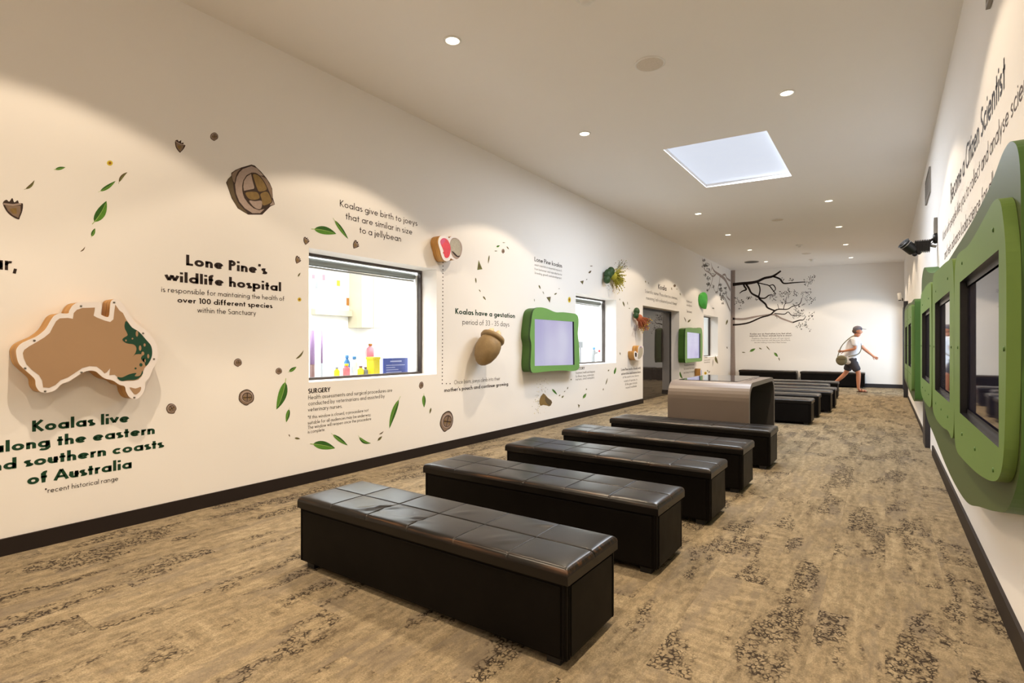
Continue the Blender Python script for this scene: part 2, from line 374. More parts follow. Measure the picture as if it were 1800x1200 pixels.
def tag(o, label=None, cat=None, group=None, kind=None):
    if label: o['label'] = label
    if cat: o['category'] = cat
    if group: o['group'] = group
    if kind: o['kind'] = kind
    return o
def empty(name, loc=(0, 0, 0), rz=0.0):
    o = bpy.data.objects.new(name, None); COL.objects.link(o); o.location = loc; o.rotation_euler = (0, 0, rz); o.empty_display_size = 0.1; return o
def struct(mb, name, parent=None):
    o = mb.build(name, parent)
    if not parent: o['kind'] = 'structure'
    return o
def copy_tree(o, parent=None):
    c = o.copy(); COL.objects.link(c)
    if parent: c.parent = parent
    for ch in list(o.children): copy_tree(ch, c)
    return c

# a flat surface of the room with its own 2-D frame: u along the reading direction, v up
def ray(px, py):
    r = (px - CX) / F; u = -(py - HY) / F
    return Vector((-SN + r * CS, CS + r * SN, u))
class Surf:
    def __init__(s, axis, val, org, ud, nrm): s.axis = axis; s.val = val; s.o = Vector(org); s.u = Vector(ud); s.n = Vector(nrm)
    def pt(s, u, v, off=0.0): return s.o + s.u * u + Vector((0, 0, v)) + s.n * off
    def at(s, px, py, off=0.0):
        d = ray(px, py); val = s.val + s.n[s.axis] * off
        t = (val - (0, 0, CAMH)[s.axis]) / d[s.axis]; p = Vector((0, 0, CAMH)) + d * t
        return ((p - s.o).dot(s.u), p.z)
    def depth(s, px, py):
        d = ray(px, py); return s.val / d[s.axis]
LW = Surf(0, XL, (XL, 0, 0), (0, 1, 0), (1, 0, 0))
RW = Surf(0, XR, (XR, 0, 0), (0, -1, 0), (-1, 0, 0))
BW = Surf(1, YB, (0, YB, 0), (1, 0, 0), (0, -1, 0))

def smooth_closed(pts, k=6):
    out = []; n = len(pts)
    for i in range(n):
        p0, p1, p2, p3 = [Vector((*pts[(i + j - 1) % n], 0)) for j in range(4)]
        for t in range(k):
            t /= k
            q = 0.5 * ((2 * p1) + (-p0 + p2) * t + (2 * p0 - 5 * p1 + 4 * p2 - p3) * t * t + (-p0 + 3 * p1 - 3 * p2 + p3) * t ** 3)
            out.append((q.x, q.y))
    return out
def smooth_open(pts, k=5):
    out = []; n = len(pts)
    if n < 3: return [tuple(p) for p in pts]
    for i in range(n - 1):
        p0, p1, p2, p3 = [Vector(pts[min(max(i + j - 1, 0), n - 1)]) for j in range(4)]
        for t in range(k):
            t /= k
            q = 0.5 * ((2 * p1) + (-p0 + p2) * t + (2 * p0 - 5 * p1 + 4 * p2 - p3) * t * t + (-p0 + 3 * p1 - 3 * p2 + p3) * t ** 3)
            out.append(tuple(q))
    out.append(tuple(pts[-1])); return out
def fill(mb, S, loops, off, mname):
    vl = [[Vector((a, b, 0)) for a, b in lp] for lp in loops]
    flat = [p for lp in loops for p in lp]
    for t in tessellate_polygon(vl):
        a, b, c = [flat[i] for i in t]
        if (b[0] - a[0]) * (c[1] - a[1]) - (b[1] - a[1]) * (c[0] - a[0]) < 0: b, c = c, b
        mb.face([S.pt(*a, off), S.pt(*b, off), S.pt(*c, off)], mname)
def plate(mb, S, outer, off0, off1, mface, mside, holes=(), mhole=None, back=False):
    fill(mb, S, [outer] + list(holes), off1, mface)
    if back: fill(mb, S, [outer] + list(holes), off0, mside)
    for lp, mm in [(outer, mside)] + [(h, mhole or mside) for h in holes]:
        n = len(lp)
        for i in range(n):
            a, b = lp[i], lp[(i + 1) % n]
            mb.face([S.pt(*a, off0), S.pt(*b, off0), S.pt(*b, off1), S.pt(*a, off1)], mside if lp is outer else mm)
def stroke2(mb, S, pts, wid, off, mname):
    """painted stroke along pts (u,v) with widths, drawn flat on surface S"""
    P = [Vector((p[0], p[1])) for p in pts]; n = len(P)
    if isinstance(wid, (int, float)): wid = [wid] * n
    Lft, Rgt = [], []
    for i in range(n):
        d = P[min(i + 1, n - 1)] - P[max(i - 1, 0)]
        if d.length < 1e-9: d = Vector((1, 0))
        d.normalize(); nn = Vector((-d.y, d.x)) * (wid[i] / 2)
        Lft.append(P[i] + nn); Rgt.append(P[i] - nn)
    for i in range(n - 1):
        mb.face([S.pt(*Rgt[i], off), S.pt(*Rgt[i + 1], off), S.pt(*Lft[i + 1], off), S.pt(*Lft[i], off)], mname)

# ------------------------------------------------------------------ room shell
def grid_wall(name, axis, a, b, spans, zs, holes, mname):
    """wall as a slab between a and b on axis; holes = set of (i,j) cells"""
    mb = MB()
    for i in range(len(spans) - 1):
        for j in range(len(zs) - 1):
            if (i, j) in holes: continue
            if axis == 0: mb.box(min(a, b), max(a, b), spans[i], spans[i + 1], zs[j], zs[j + 1], mname)
            else: mb.box(spans[i], spans[i + 1], min(a, b), max(a, b), zs[j], zs[j + 1], mname)
    return struct(mb, name)

mb = MB(); mb.box(-8.2, XR + 0.3, YF - 0.2, YB + 0.2, -0.12, 0.0, 'carpet'); struct(mb, 'floor')
W1, W2, W3, D1 = (2.864, 4.515), (7.861, 9.482), (15.473, 17.04), (10.85, 13.287)
ZS, ZT = 0.893, 2.088
grid_wall('wall_left', 0, XL, XL - 0.27, [YF - 0.2, W1[0], W1[1], W2[0], W2[1], D1[0], D1[1], W3[0], W3[1], YB + 0.2], [0, ZS, 2.066, ZT, 3.80],
          {(1, 1), (1, 2), (3, 1), (3, 2), (7, 1), (7, 2), (5, 0), (5, 1)}, 'wall')
grid_wall('wall_right', 0, XR, XR + 0.2, [YF - 0.2, 15.68, 18.4, YB + 0.2], [0, 2.18, 3.80], {(1, 0)}, 'wall')
mb = MB(); mb.box(XL - 0.2, XR, YB, YB + 0.2, 0, 3.80, 'wall'); struct(mb, 'wall_back')
mb = MB(); mb.box(XL - 0.2, XR, YF - 0.2, YF, 0, 3.80, 'wall'); struct(mb, 'wall_front')
# ceiling slab with the skylight opening
SK = (-2.27, -1.09, 6.55, 8.50)
mb = MB()
def cslab(x0, x1, y0, y1):
    v = [(x0, y0, zc(x0)), (x1, y0, zc(x1)), (x1, y1, zc(x1)), (x0, y1, zc(x0))]
    v += [(x, y, z + 0.3) for x, y, z in v]
    mb.raw(v, [(3, 2, 1, 0), (4, 5, 6, 7), (0, 1, 5, 4), (1, 2, 6, 5), (2, 3, 7, 6), (3, 0, 4, 7)], 'ceiling')
cslab(XL - 0.2, SK[0], YF - 0.2, YB + 0.2); cslab(SK[1], XR + 0.2, YF - 0.2, YB + 0.2)
cslab(SK[0], SK[1], YF - 0.2, SK[2]); cslab(SK[0], SK[1], SK[3], YB + 0.2)
struct(mb, 'ceiling')
mb = MB(); zz = 0.05
mb.face([(SK[0], SK[2], zc(SK[0]) + zz), (SK[0], SK[3], zc(SK[0]) + zz), (SK[1], SK[3], zc(SK[1]) + zz), (SK[1], SK[2], zc(SK[1]) + zz)], 'skylight')
struct(mb, 'window_4')
# skirting boards
SH = 0.10
mb = MB()
for y0, y1 in ((YF, D1[0]), (D1[1], YB)): mb.box(XL, XL + 0.015, y0, y1, 0, SH, 'skirt')
mb.box(XL - 0.2, XL, D1[1] - 0.015, D1[1], 0, SH, 'skirt')
struct(mb, 'baseboard_left')
mb = MB(); mb.box(XR - 0.015, XR, YF, 7.55, 0, 0.11, 'skirt'); mb.box(XR - 0.012, XR, 8.5, 15.55, 0, 0.06, 'skirt'); struct(mb, 'baseboard_right')
mb = MB(); mb.box(XL + 0.02, XR, YB - 0.015, YB, 0, 0.11, 'dark_trim'); struct(mb, 'baseboard_back')

# windows: dark frame, pane, roller blind cassette
def window(name, y0, y1, z0, z1, blind=True):
    xg = XL - 0.25; mb = MB(); fw = 0.024
    mb.box(xg - 0.03, xg + 0.02, y0, y1, z0, z0 + fw, 'window_frame'); mb.box(xg - 0.03, xg + 0.02, y0, y1, z1 - fw, z1, 'window_frame')
    mb.box(xg - 0.03, xg + 0.02, y0, y0 + fw, z0 + fw, z1 - fw, 'window_frame'); mb.box(xg - 0.03, xg + 0.02, y1 - fw, y1, z0 + fw, z1 - fw, 'window_frame')
    fr = struct(mb, name)
    mb = MB(); mb.face([(xg - 0.005, y0 + fw, z0 + fw), (xg - 0.005, y1 - fw, z0 + fw), (xg - 0.005, y1 - fw, z1 - fw), (xg - 0.005, y0 + fw, z1 - fw)], 'glass'); mb.build('pane', fr)
    mb = MB(); mb.box(xg - 0.06, xg - 0.032, y1 - fw - 0.012, y1 - fw + 0.02, z0 + 0.02, z1 - 0.05, 'white_metal'); mb.build('side_channel', fr)
    if blind:
        mb = MB()
        pr = [(0.0, 0), (0.037, 0), (0.037, y1 - y0 - 0.08), (0.0, y1 - y0 - 0.08)]
        mb.lathe(pr, (xg - 0.08, y0 + 0.04, z1 - 0.064), (0, 1, 0), 'blind', 20)
        mb.box(xg - 0.10, xg - 0.06, y0 + 0.05, y1 - 0.05, z1 - 0.125, z1 - 0.108, 'alu')
        mb.build('roller_blind', fr)
    return fr
window('window_1', *W1, ZS, ZT); window('window_2', *W2, ZS, ZT); window('window_3', *W3, ZS, ZT, False)
# dark glazed doorway
mb = MB(); xd = XL - 0.2
mb.box(xd - 0.05, xd, D1[0], D1[0] + 0.04, 0, 2.066, 'dark_trim'); mb.box(xd - 0.05, xd, D1[1] - 0.04, D1[1], 0, 2.066, 'dark_trim'); mb.box(xd - 0.05, xd, D1[0] + 0.04, D1[1] - 0.04, 2.02, 2.066, 'dark_trim')
dr = struct(mb, 'door_1')
mb = MB(); mb.box(xd - 0.03, xd - 0.015, D1[0] + 0.04, D1[1] - 0.04, 0.0, 2.02, 'door_glass'); mb.build('glass_panel', dr)
# far right glazed side door with dark frame
mb = MB(); mb.box(XR - 0.085, XR, 15.55, 15.68, 0, 2.26, 'dark_trim'); mb.box(XR - 0.04, XR, 15.68, 18.4, 2.18, 2.26, 'dark_trim'); mb.box(XR - 0.04, XR, 18.4, 18.48, 0, 2.26, 'dark_trim')
d2 = struct(mb, 'door_2')
mb = MB(); mb.face([(XR + 0.1, 15.68, 0), (XR + 0.1, 15.68, 2.18), (XR + 0.1, 18.4, 2.18), (XR + 0.1, 18.4, 0)], 'glass'); mb.build('pane', d2)
mb = MB(); mb.box(XR + 0.08, XR + 0.12, 17.01, 17.07, 0, 2.18, 'dark_trim'); mb.build('mullion', d2)
# dark jamb below the near green board
mb = MB(); mb.box(XR - 0.05, XR, 8.05, 8.5, 0, 0.95, 'dark_trim'); struct(mb, 'trim_1')

# rooms behind the left wall
XB = -7.4
mb = MB(); mb.box(XB - 0.1, XB, YF, 10.1, 0, 3.0, 'white_room'); struct(mb, 'wall_surgery_back')
mb = MB(); mb.box(XB, XL - 0.28, 10.0, 10.1, 0, 3.0, 'white_room'); struct(mb, 'wall_surgery_far')
mb = MB(); mb.box(XB, XL - 0.28, 0.2, 0.3, 0, 3.0, 'white_room'); struct(mb, 'wall_surgery_near')
mb = MB(); mb.box(XB, XL - 0.27, 0.2, 10.1, 3.0, 3.1, 'white_room'); struct(mb, 'ceiling_surgery')
mb = MB(); mb.box(XB, XL - 0.28, 13.8, 13.9, 0, 3.0, 'white_room'); mb.box(XB - 0.1, XB, 13.8, YB, 0, 3.0, 'white_room'); mb.box(XB, XL - 0.28, YB - 0.1, YB, 0, 3.0, 'white_room'); struct(mb, 'wall_consulting_room')
mb = MB(); mb.box(XB, XL - 0.27, 13.8, YB, 3.0, 3.1, 'white_room'); struct(mb, 'ceiling_consulting_room')
def area(name, loc, sx, sy, power, color):
    l = bpy.data.lights.new(name, 'AREA'); l.shape = 'RECTANGLE'; l.size = sx; l.size_y = sy; l.energy = power; l.color = color
    o = bpy.data.objects.new(name, l); COL.objects.link(o); o.location = loc; return o
area('surgery_ceiling_light', (-5.9, 4.2, 2.96), 1.6, 5.0, P_SURG, (0.95, 0.98, 1.0))
area('surgery_ceiling_light', (-5.9, 8.4, 2.96), 1.6, 2.6, P_SURG * 0.6, (0.95, 0.98, 1.0))
area('consulting_ceiling_light', (-5.9, 16.2, 2.96), 1.2, 3.0, 90, (0.95, 0.98, 1.0))

# daylight falling through the skylight and through the glazed side door at the far right
sl = area('skylight_daylight', ((SK[0] + SK[1]) / 2, (SK[2] + SK[3]) / 2, zc(-1.68) + 0.03), SK[1] - SK[0] - 0.04, SK[3] - SK[2] - 0.04, P_SKY, (0.86, 0.92, 1.0))
sd = area('door_daylight', (XR + 0.55, 16.7, 1.5), 1.4, 1.6, P_DOOR, (0.74, 0.87, 1.0)); sd.rotation_euler = (Vector((-0.9, 18.6, 0.9)) - sd.location).to_track_quat('-Z', 'Y').to_euler()

# ------------------------------------------------------------------ downlights and ceiling fittings
def spot(name, parent, ang, blend, power):
    l = bpy.data.lights.new(name, 'SPOT'); l.energy = power; l.color = WARM; l.spot_size = math.radians(ang); l.spot_blend = blend; l.shadow_soft_size = 0.035
    o = bpy.data.objects.new(name, l); COL.objects.link(o); o.parent = parent; o.location = (0, 0, -0.02); return o
def make_downlight():
    t = empty('downlight')
    mb = MB(); mb.lathe([(0.072, 0.0), (0.072, -0.006), (0.056, -0.009), (0.054, 0.0)], (0, 0, 0), (0, 0, 1), 'white_metal', 24); mb.build('trim_ring', t)
    mb = MB(); mb.lathe([(0.0, -0.003), (0.055, -0.003)], (0, 0, 0), (0, 0, 1), 'lens', 20); mb.build('lamp_lens', t)
    spot('wash_light', t, 116, 0.14, P_WASH); spot('beam_light', t, 96, 1.0, P_DOWN)
    return t
lx = [(-2.86, [-1.36, 0.95, 3.26, 5.57, 10.17, 12.48, 14.78, 17.09]), (-0.765, [-1.36, 1.05, 3.35, 5.65, 10.26, 12.62, 14.92, 17.21])]
ordn = ['nearest', 'second nearest', 'third', 'fourth', 'fifth', 'farthest']
proto = None
for side, (x, ys) in zip(('left', 'right'), lx):
    vis = [y for y in ys if y > (3 if side == 'left' else 5)]
    for y in ys:
        o = make_downlight() if proto is None else copy_tree(proto)
        proto = proto or o
        o.location = (x, y, zc(x) - 0.001)
        if y in vis:
            k = vis.index(y); nm = 'farthest' if k == len(vis) - 1 else ordn[k]
            lab = '%s lit round downlight in the ceiling row along the %s wall' % (nm, side)
        else:
            lab = 'lit round ceiling downlight in the %s row, %s' % (side, 'behind the camera' if y < 0 else 'above the camera' if y < 2 else 'just out of frame')
        tag(o, lab, 'ceiling light', 'recessed downlights')
def round_fitting(name, x, y, r, label, cat, depth=0.012, m1='white_metal', m2='grille'):
    t = empty(name, (x, y, zc(x)))
    mb = MB(); mb.lathe([(r, 0.0), (r, -depth * 0.5), (r * 0.93, -depth), (r * 0.88, -depth * 0.8)], (0, 0, 0), (0, 0, 1), m1, 32); mb.build('rim', t)
    mb = MB(); mb.lathe([(r * 0.89, -depth * 0.8), (r * 0.5, -depth * 1.15), (0, -depth * 1.2)], (0, 0, 0), (0, 0, 1), m2, 32); mb.build('grille', t)
    return tag(t, label, cat)
round_fitting('ceiling_speaker', -1.66, 4.45, 0.128, 'large round grey ceiling speaker between the two nearest downlights', 'speaker')
round_fitting('ceiling_speaker', -1.70, 11.38, 0.115, 'small round grey ceiling speaker beyond the skylight', 'speaker')
round_fitting('ceiling_speaker', -1.70, 16.01, 0.115, 'faint round ceiling speaker near the back wall', 'speaker')
round_fitting('ceiling_vent', -3.23, 16.98, 0.20, 'dark round ceiling vent close to the mural tree corner', 'vent', 0.02, 'vent', 'black')
def detector(x, y, label):
    t = empty('smoke_detector', (x, y, zc(x)))
    mb = MB(); mb.lathe([(0.075, 0), (0.075, -0.015), (0.06, -0.02), (0, -0.02)], (0, 0, 0), (0, 0, 1), 'white_metal', 24); mb.build('base', t)
    mb = MB(); mb.lathe([(0.045, -0.018), (0.042, -0.05), (0.03, -0.06), (0, -0.06)], (0, 0, 0), (0, 0, 1), 'white_metal', 20); mb.build('sensor', t)
    return tag(t, label, 'smoke detector')
detector(-1.70, 3.33, 'white smoke detector cut off by the top edge of the picture')
detector(-1.70, 14.54, 'white smoke detector in the far half of the ceiling, hanging lowest')
detector(-1.69, 17.16, 'tiny smoke detector on the ceiling nearest the back wall')

# ------------------------------------------------------------------ benches
BLEN, BDEP, BH = 1.70, 0.45, 0.39
def lid_mesh(wrinkle):
    nx, ny = 6, 2; K = 18 if wrinkle else 9; mb = MB(); r = 0.026; zt = BH - 0.004
    xs = []; ys = []
    for n, Lg, k, out in ((nx, BLEN, K, xs), (ny, BDEP, K + 3, ys)):
        for i in range(n):
            for j in range(k):
                t = j / k; t = 0.5 - 0.5 * math.cos(math.pi * t) if True else t
                out.append((i + t) * Lg / n)
        out.append(Lg)
        for e in (0.003, 0.008, 0.015): out += [e, Lg - e]
        for i in range(1, n): out += [i * Lg / n - 0.005, i * Lg / n + 0.005]
        out.sort()
    rnd = random.Random(3)
    wr = [(0.53, 0.12, 1.05, 0.012), (0.60, 0.15, 0.8, 0.008), (0.50, 0.06, 0.5, 0.006), (0.80, 0.10, 0.75, 0.007), (0.84, 0.07, 0.4, 0.005), (1.30, 0.12, 1.0, 0.006), (1.345, 0.10, 0.9, 0.005), (1.36, 0.36, 0.7, 0.005), (0.95, 0.30, 0.9, 0.004)]
    def h(x, y):
        ex = min(x, BLEN - x); ey = min(y, BDEP - y); z = zt
        e = min(ex, ey)
        if e < r: z -= r - math.sqrt(max(0, r * r - (r - e) ** 2))
        tx = (x / (BLEN / nx)) % 1.0; ty = (y / (BDEP / ny)) % 1.0
        z += 0.004 * (math.sin(math.pi * tx) ** 0.5 * math.sin(math.pi * ty) ** 0.5) * min(1, e / 0.05)
        dx = min(tx, 1 - tx) * BLEN / nx if r < ex else 1; dy = min(ty, 1 - ty) * BDEP / ny if r < ey else 1
        if dx < 0.005 and 0.05 < x < BLEN - 0.05: z -= 0.003 * (1 - dx / 0.005)
        if dy < 0.005 and 0.05 < y < BDEP - 0.05: z -= 0.003 * (1 - dy / 0.005)
        if wrinkle:
            for (wx, wy, a, am) in wr:
                ux = (x - wx) * math.cos(a) + (y - wy) * math.sin(a); uy = -(x - wx) * math.sin(a) + (y - wy) * math.cos(a)
                z += am * math.exp(-(uy / 0.014) ** 2 - (ux / 0.055) ** 2) * min(1, min(ey, ex) / 0.03)
        return z
    vs = [(x, y, h(x, y)) for y in ys for x in xs]; n = len(xs); fs = []
    for j in range(len(ys) - 1):
        for i in range(n - 1): fs.append((j * n + i, j * n + i + 1, (j + 1) * n + i + 1, (j + 1) * n + i))
    mb.raw(vs, fs, 'leather_top', True)
    z1 = zt - r; z0 = 0.325
    for (a, b) in (((0, 0), (BLEN, 0)), ((BLEN, 0), (BLEN, BDEP)), ((BLEN, BDEP), (0, BDEP)), ((0, BDEP), (0, 0))):
        mb.face([(*a, z0), (*b, z0), (*b, z1), (*a, z1)], 'leather_top')
    mb.face([(0, 0, z0), (0, BDEP, z0), (BLEN, BDEP, z0), (BLEN, 0, z0)], 'leather')
    return mb
def body_mesh():
    mb = MB(); i = 0.012
    mb.box(i, BLEN - i, i, BDEP - i, 0.035, 0.322, 'leather')
    # padded panels with welts: long sides and ends
    mb.box(i + 0.025, BLEN - i - 0.025, i - 0.005, i + 0.01, 0.045, 0.312, 'leather'); mb.box(i + 0.025, BLEN - i - 0.025, BDEP - i - 0.01, BDEP - i + 0.005, 0.045, 0.312, 'leather')
    mb.box(i - 0.004, i + 0.01, i + 0.03, BDEP - i - 0.03, 0.045, 0.312, 'leather'); mb.box(BLEN - i - 0.01, BLEN - i + 0.004, i + 0.03, BDEP - i - 0.03, 0.045, 0.312, 'leather')
    for (x, y) in ((i + 0.012, i - 0.001), (BLEN - i - 0.012, i - 0.001), (BLEN - i + 0.001, i + 0.018), (BLEN - i + 0.001, BDEP - i - 0.018)):
        mb.tube([(x, y, 0.037), (x, y, 0.32)], 0.0035, 'leather', 6)
    return mb
def make_bench(wrinkle=False):
    t = empty('storage_bench')
    b = body_mesh().build('body', t, bevel=0.006); lid_mesh(wrinkle).build('lid', t)
    for (fx, fy) in ((0.05, 0.03), (BLEN - 0.11, 0.03), (0.05, BDEP - 0.09), (BLEN - 0.11, BDEP - 0.09)):
        mb = MB(); mb.box(fx, fx + 0.06, fy, fy + 0.06, 0.0, 0.036, 'black'); mb.build('foot', t)
    return t
front = [(-2.665, 1.745, 0.0), (-2.675, 2.735, 0.0), (-2.655, 3.70, 0.0), (-2.650, 4.665, 0.0), (-2.615, 5.72, 0.0)]
flab = ['black leather storage bench nearest the camera, with creased lid', 'black leather bench in second row from the camera', 'black leather bench in the third row, middle of the five before the table',
        'black leather bench in the fourth row, second before the taupe table', 'black leather bench in the fifth row, directly before the taupe table']
b0 = make_bench(True); b1 = make_bench()
for k, (x, y, rz) in enumerate(front):
    o = b0 if k == 0 else (b1 if k == 1 else copy_tree(b1)); o.location = (x, y, 0); o.rotation_euler = (0, 0, rz)
    tag(o, flab[k], 'bench', 'leather benches before the table')
back = [(-2.62, 9.30), (-2.61, 10.28), (-2.50, 11.2), (-2.49, 12.05), (-2.68, 13.1), (-2.58, 14.2)]
blab = ['first', 'second', 'third', 'fourth', 'fifth', 'last']
for k, (x, y) in enumerate(back):
    o = copy_tree(b1); o.location = (x, y, 0)
    tag(o, 'black leather bench in the %s row beyond the taupe table' % blab[k], 'bench', 'leather benches beyond the table')
for k, x in enumerate((-3.86, -2.115)):
    o = copy_tree(b1); o.location = (x, 18.26, 0); o.scale = (0.965, 1, 1.14)
    tag(o, ('black bench against the back wall, left one by the mural tree', 'black bench against the back wall, behind the walking person')[k], 'bench', 'benches against the back wall')

# ------------------------------------------------------------------ touch table
TX0, TX1, TY0, TY1, TZ = -2.13, -1.225, 6.30, 7.95, 0.80
t = empty('touch_table', ((TX0 + TX1) / 2, TY0, 0))
def arch(inset):
    r = 0.20 - inset * 0.6; y0, y1, z1 = TY0 + inset, TY1 - inset, TZ - inset; pts = [(y0, 0.0)]
    for k in range(9):
        a = math.pi - k * math.pi / 16; pts.append((y0 + r + r * math.cos(a), z1 - r + r * math.sin(a)))
    for k in range(9):
        a = math.pi / 2 - k * math.pi / 16; pts.append((y1 - r + r * math.cos(a), z1 - r + r * math.sin(a)))
    pts.append((y1, 0.0)); return pts
o0 = Vector(((TX0 + TX1) / 2, TY0, 0)); A, B = arch(0), arch(0.05)
mb = MB()
for i in range(len(A) - 1):
    mb.face([Vector((x, *p)) - o0 for x, p in ((TX0, A[i]), (TX1, A[i]), (TX1, A[i + 1]), (TX0, A[i + 1]))], 'table', True)
    for x in (TX0, TX1): mb.face([Vector((x, *p)) - o0 for p in (A[i], A[i + 1], B[i + 1], B[i])], 'table_edge')
mb.build('shell', t)
mb = MB()
for i in range(len(B) - 1): mb.face([Vector((x, *p)) - o0 for x, p in ((TX1, B[i]), (TX0, B[i]), (TX0, B[i + 1]), (TX1, B[i + 1]))], 'table_in', True)
mb.face([Vector((TX0 + 0.02, *p)) - o0 for p in B], 'table_in')
mb.build('inner_lining', t)
mb = MB(); mb.box(TX0 + 0.06, TX1 - 0.17, TY0 + 0.24, TY1 - 0.12, TZ + 0.0005, TZ + 0.006, 'glass_top'); g = mb.build('touch_screen', t); g.location = -o0
mb = MB()
for q in range(5): mb.box(TX1 - 0.135, TX1 - 0.128 + 0.01 * (q % 2), TY0 + 0.5 + q * 0.16, TY0 + 0.6 + q * 0.16, TZ + 0.0008, TZ + 0.0016, 'ink'); mb.box(TX1 - 0.115, TX1 - 0.108, TY0 + 0.5 + q * 0.16, TY0 + 0.58 + q * 0.16, TZ + 0.0008, TZ + 0.0016, 'ink')
g = mb.build('printed_lettering', t); g.location = -o0; g['kind'] = 'stuff'
tag(t, 'taupe bent-top touch table standing between the two blocks of benches', 'table')
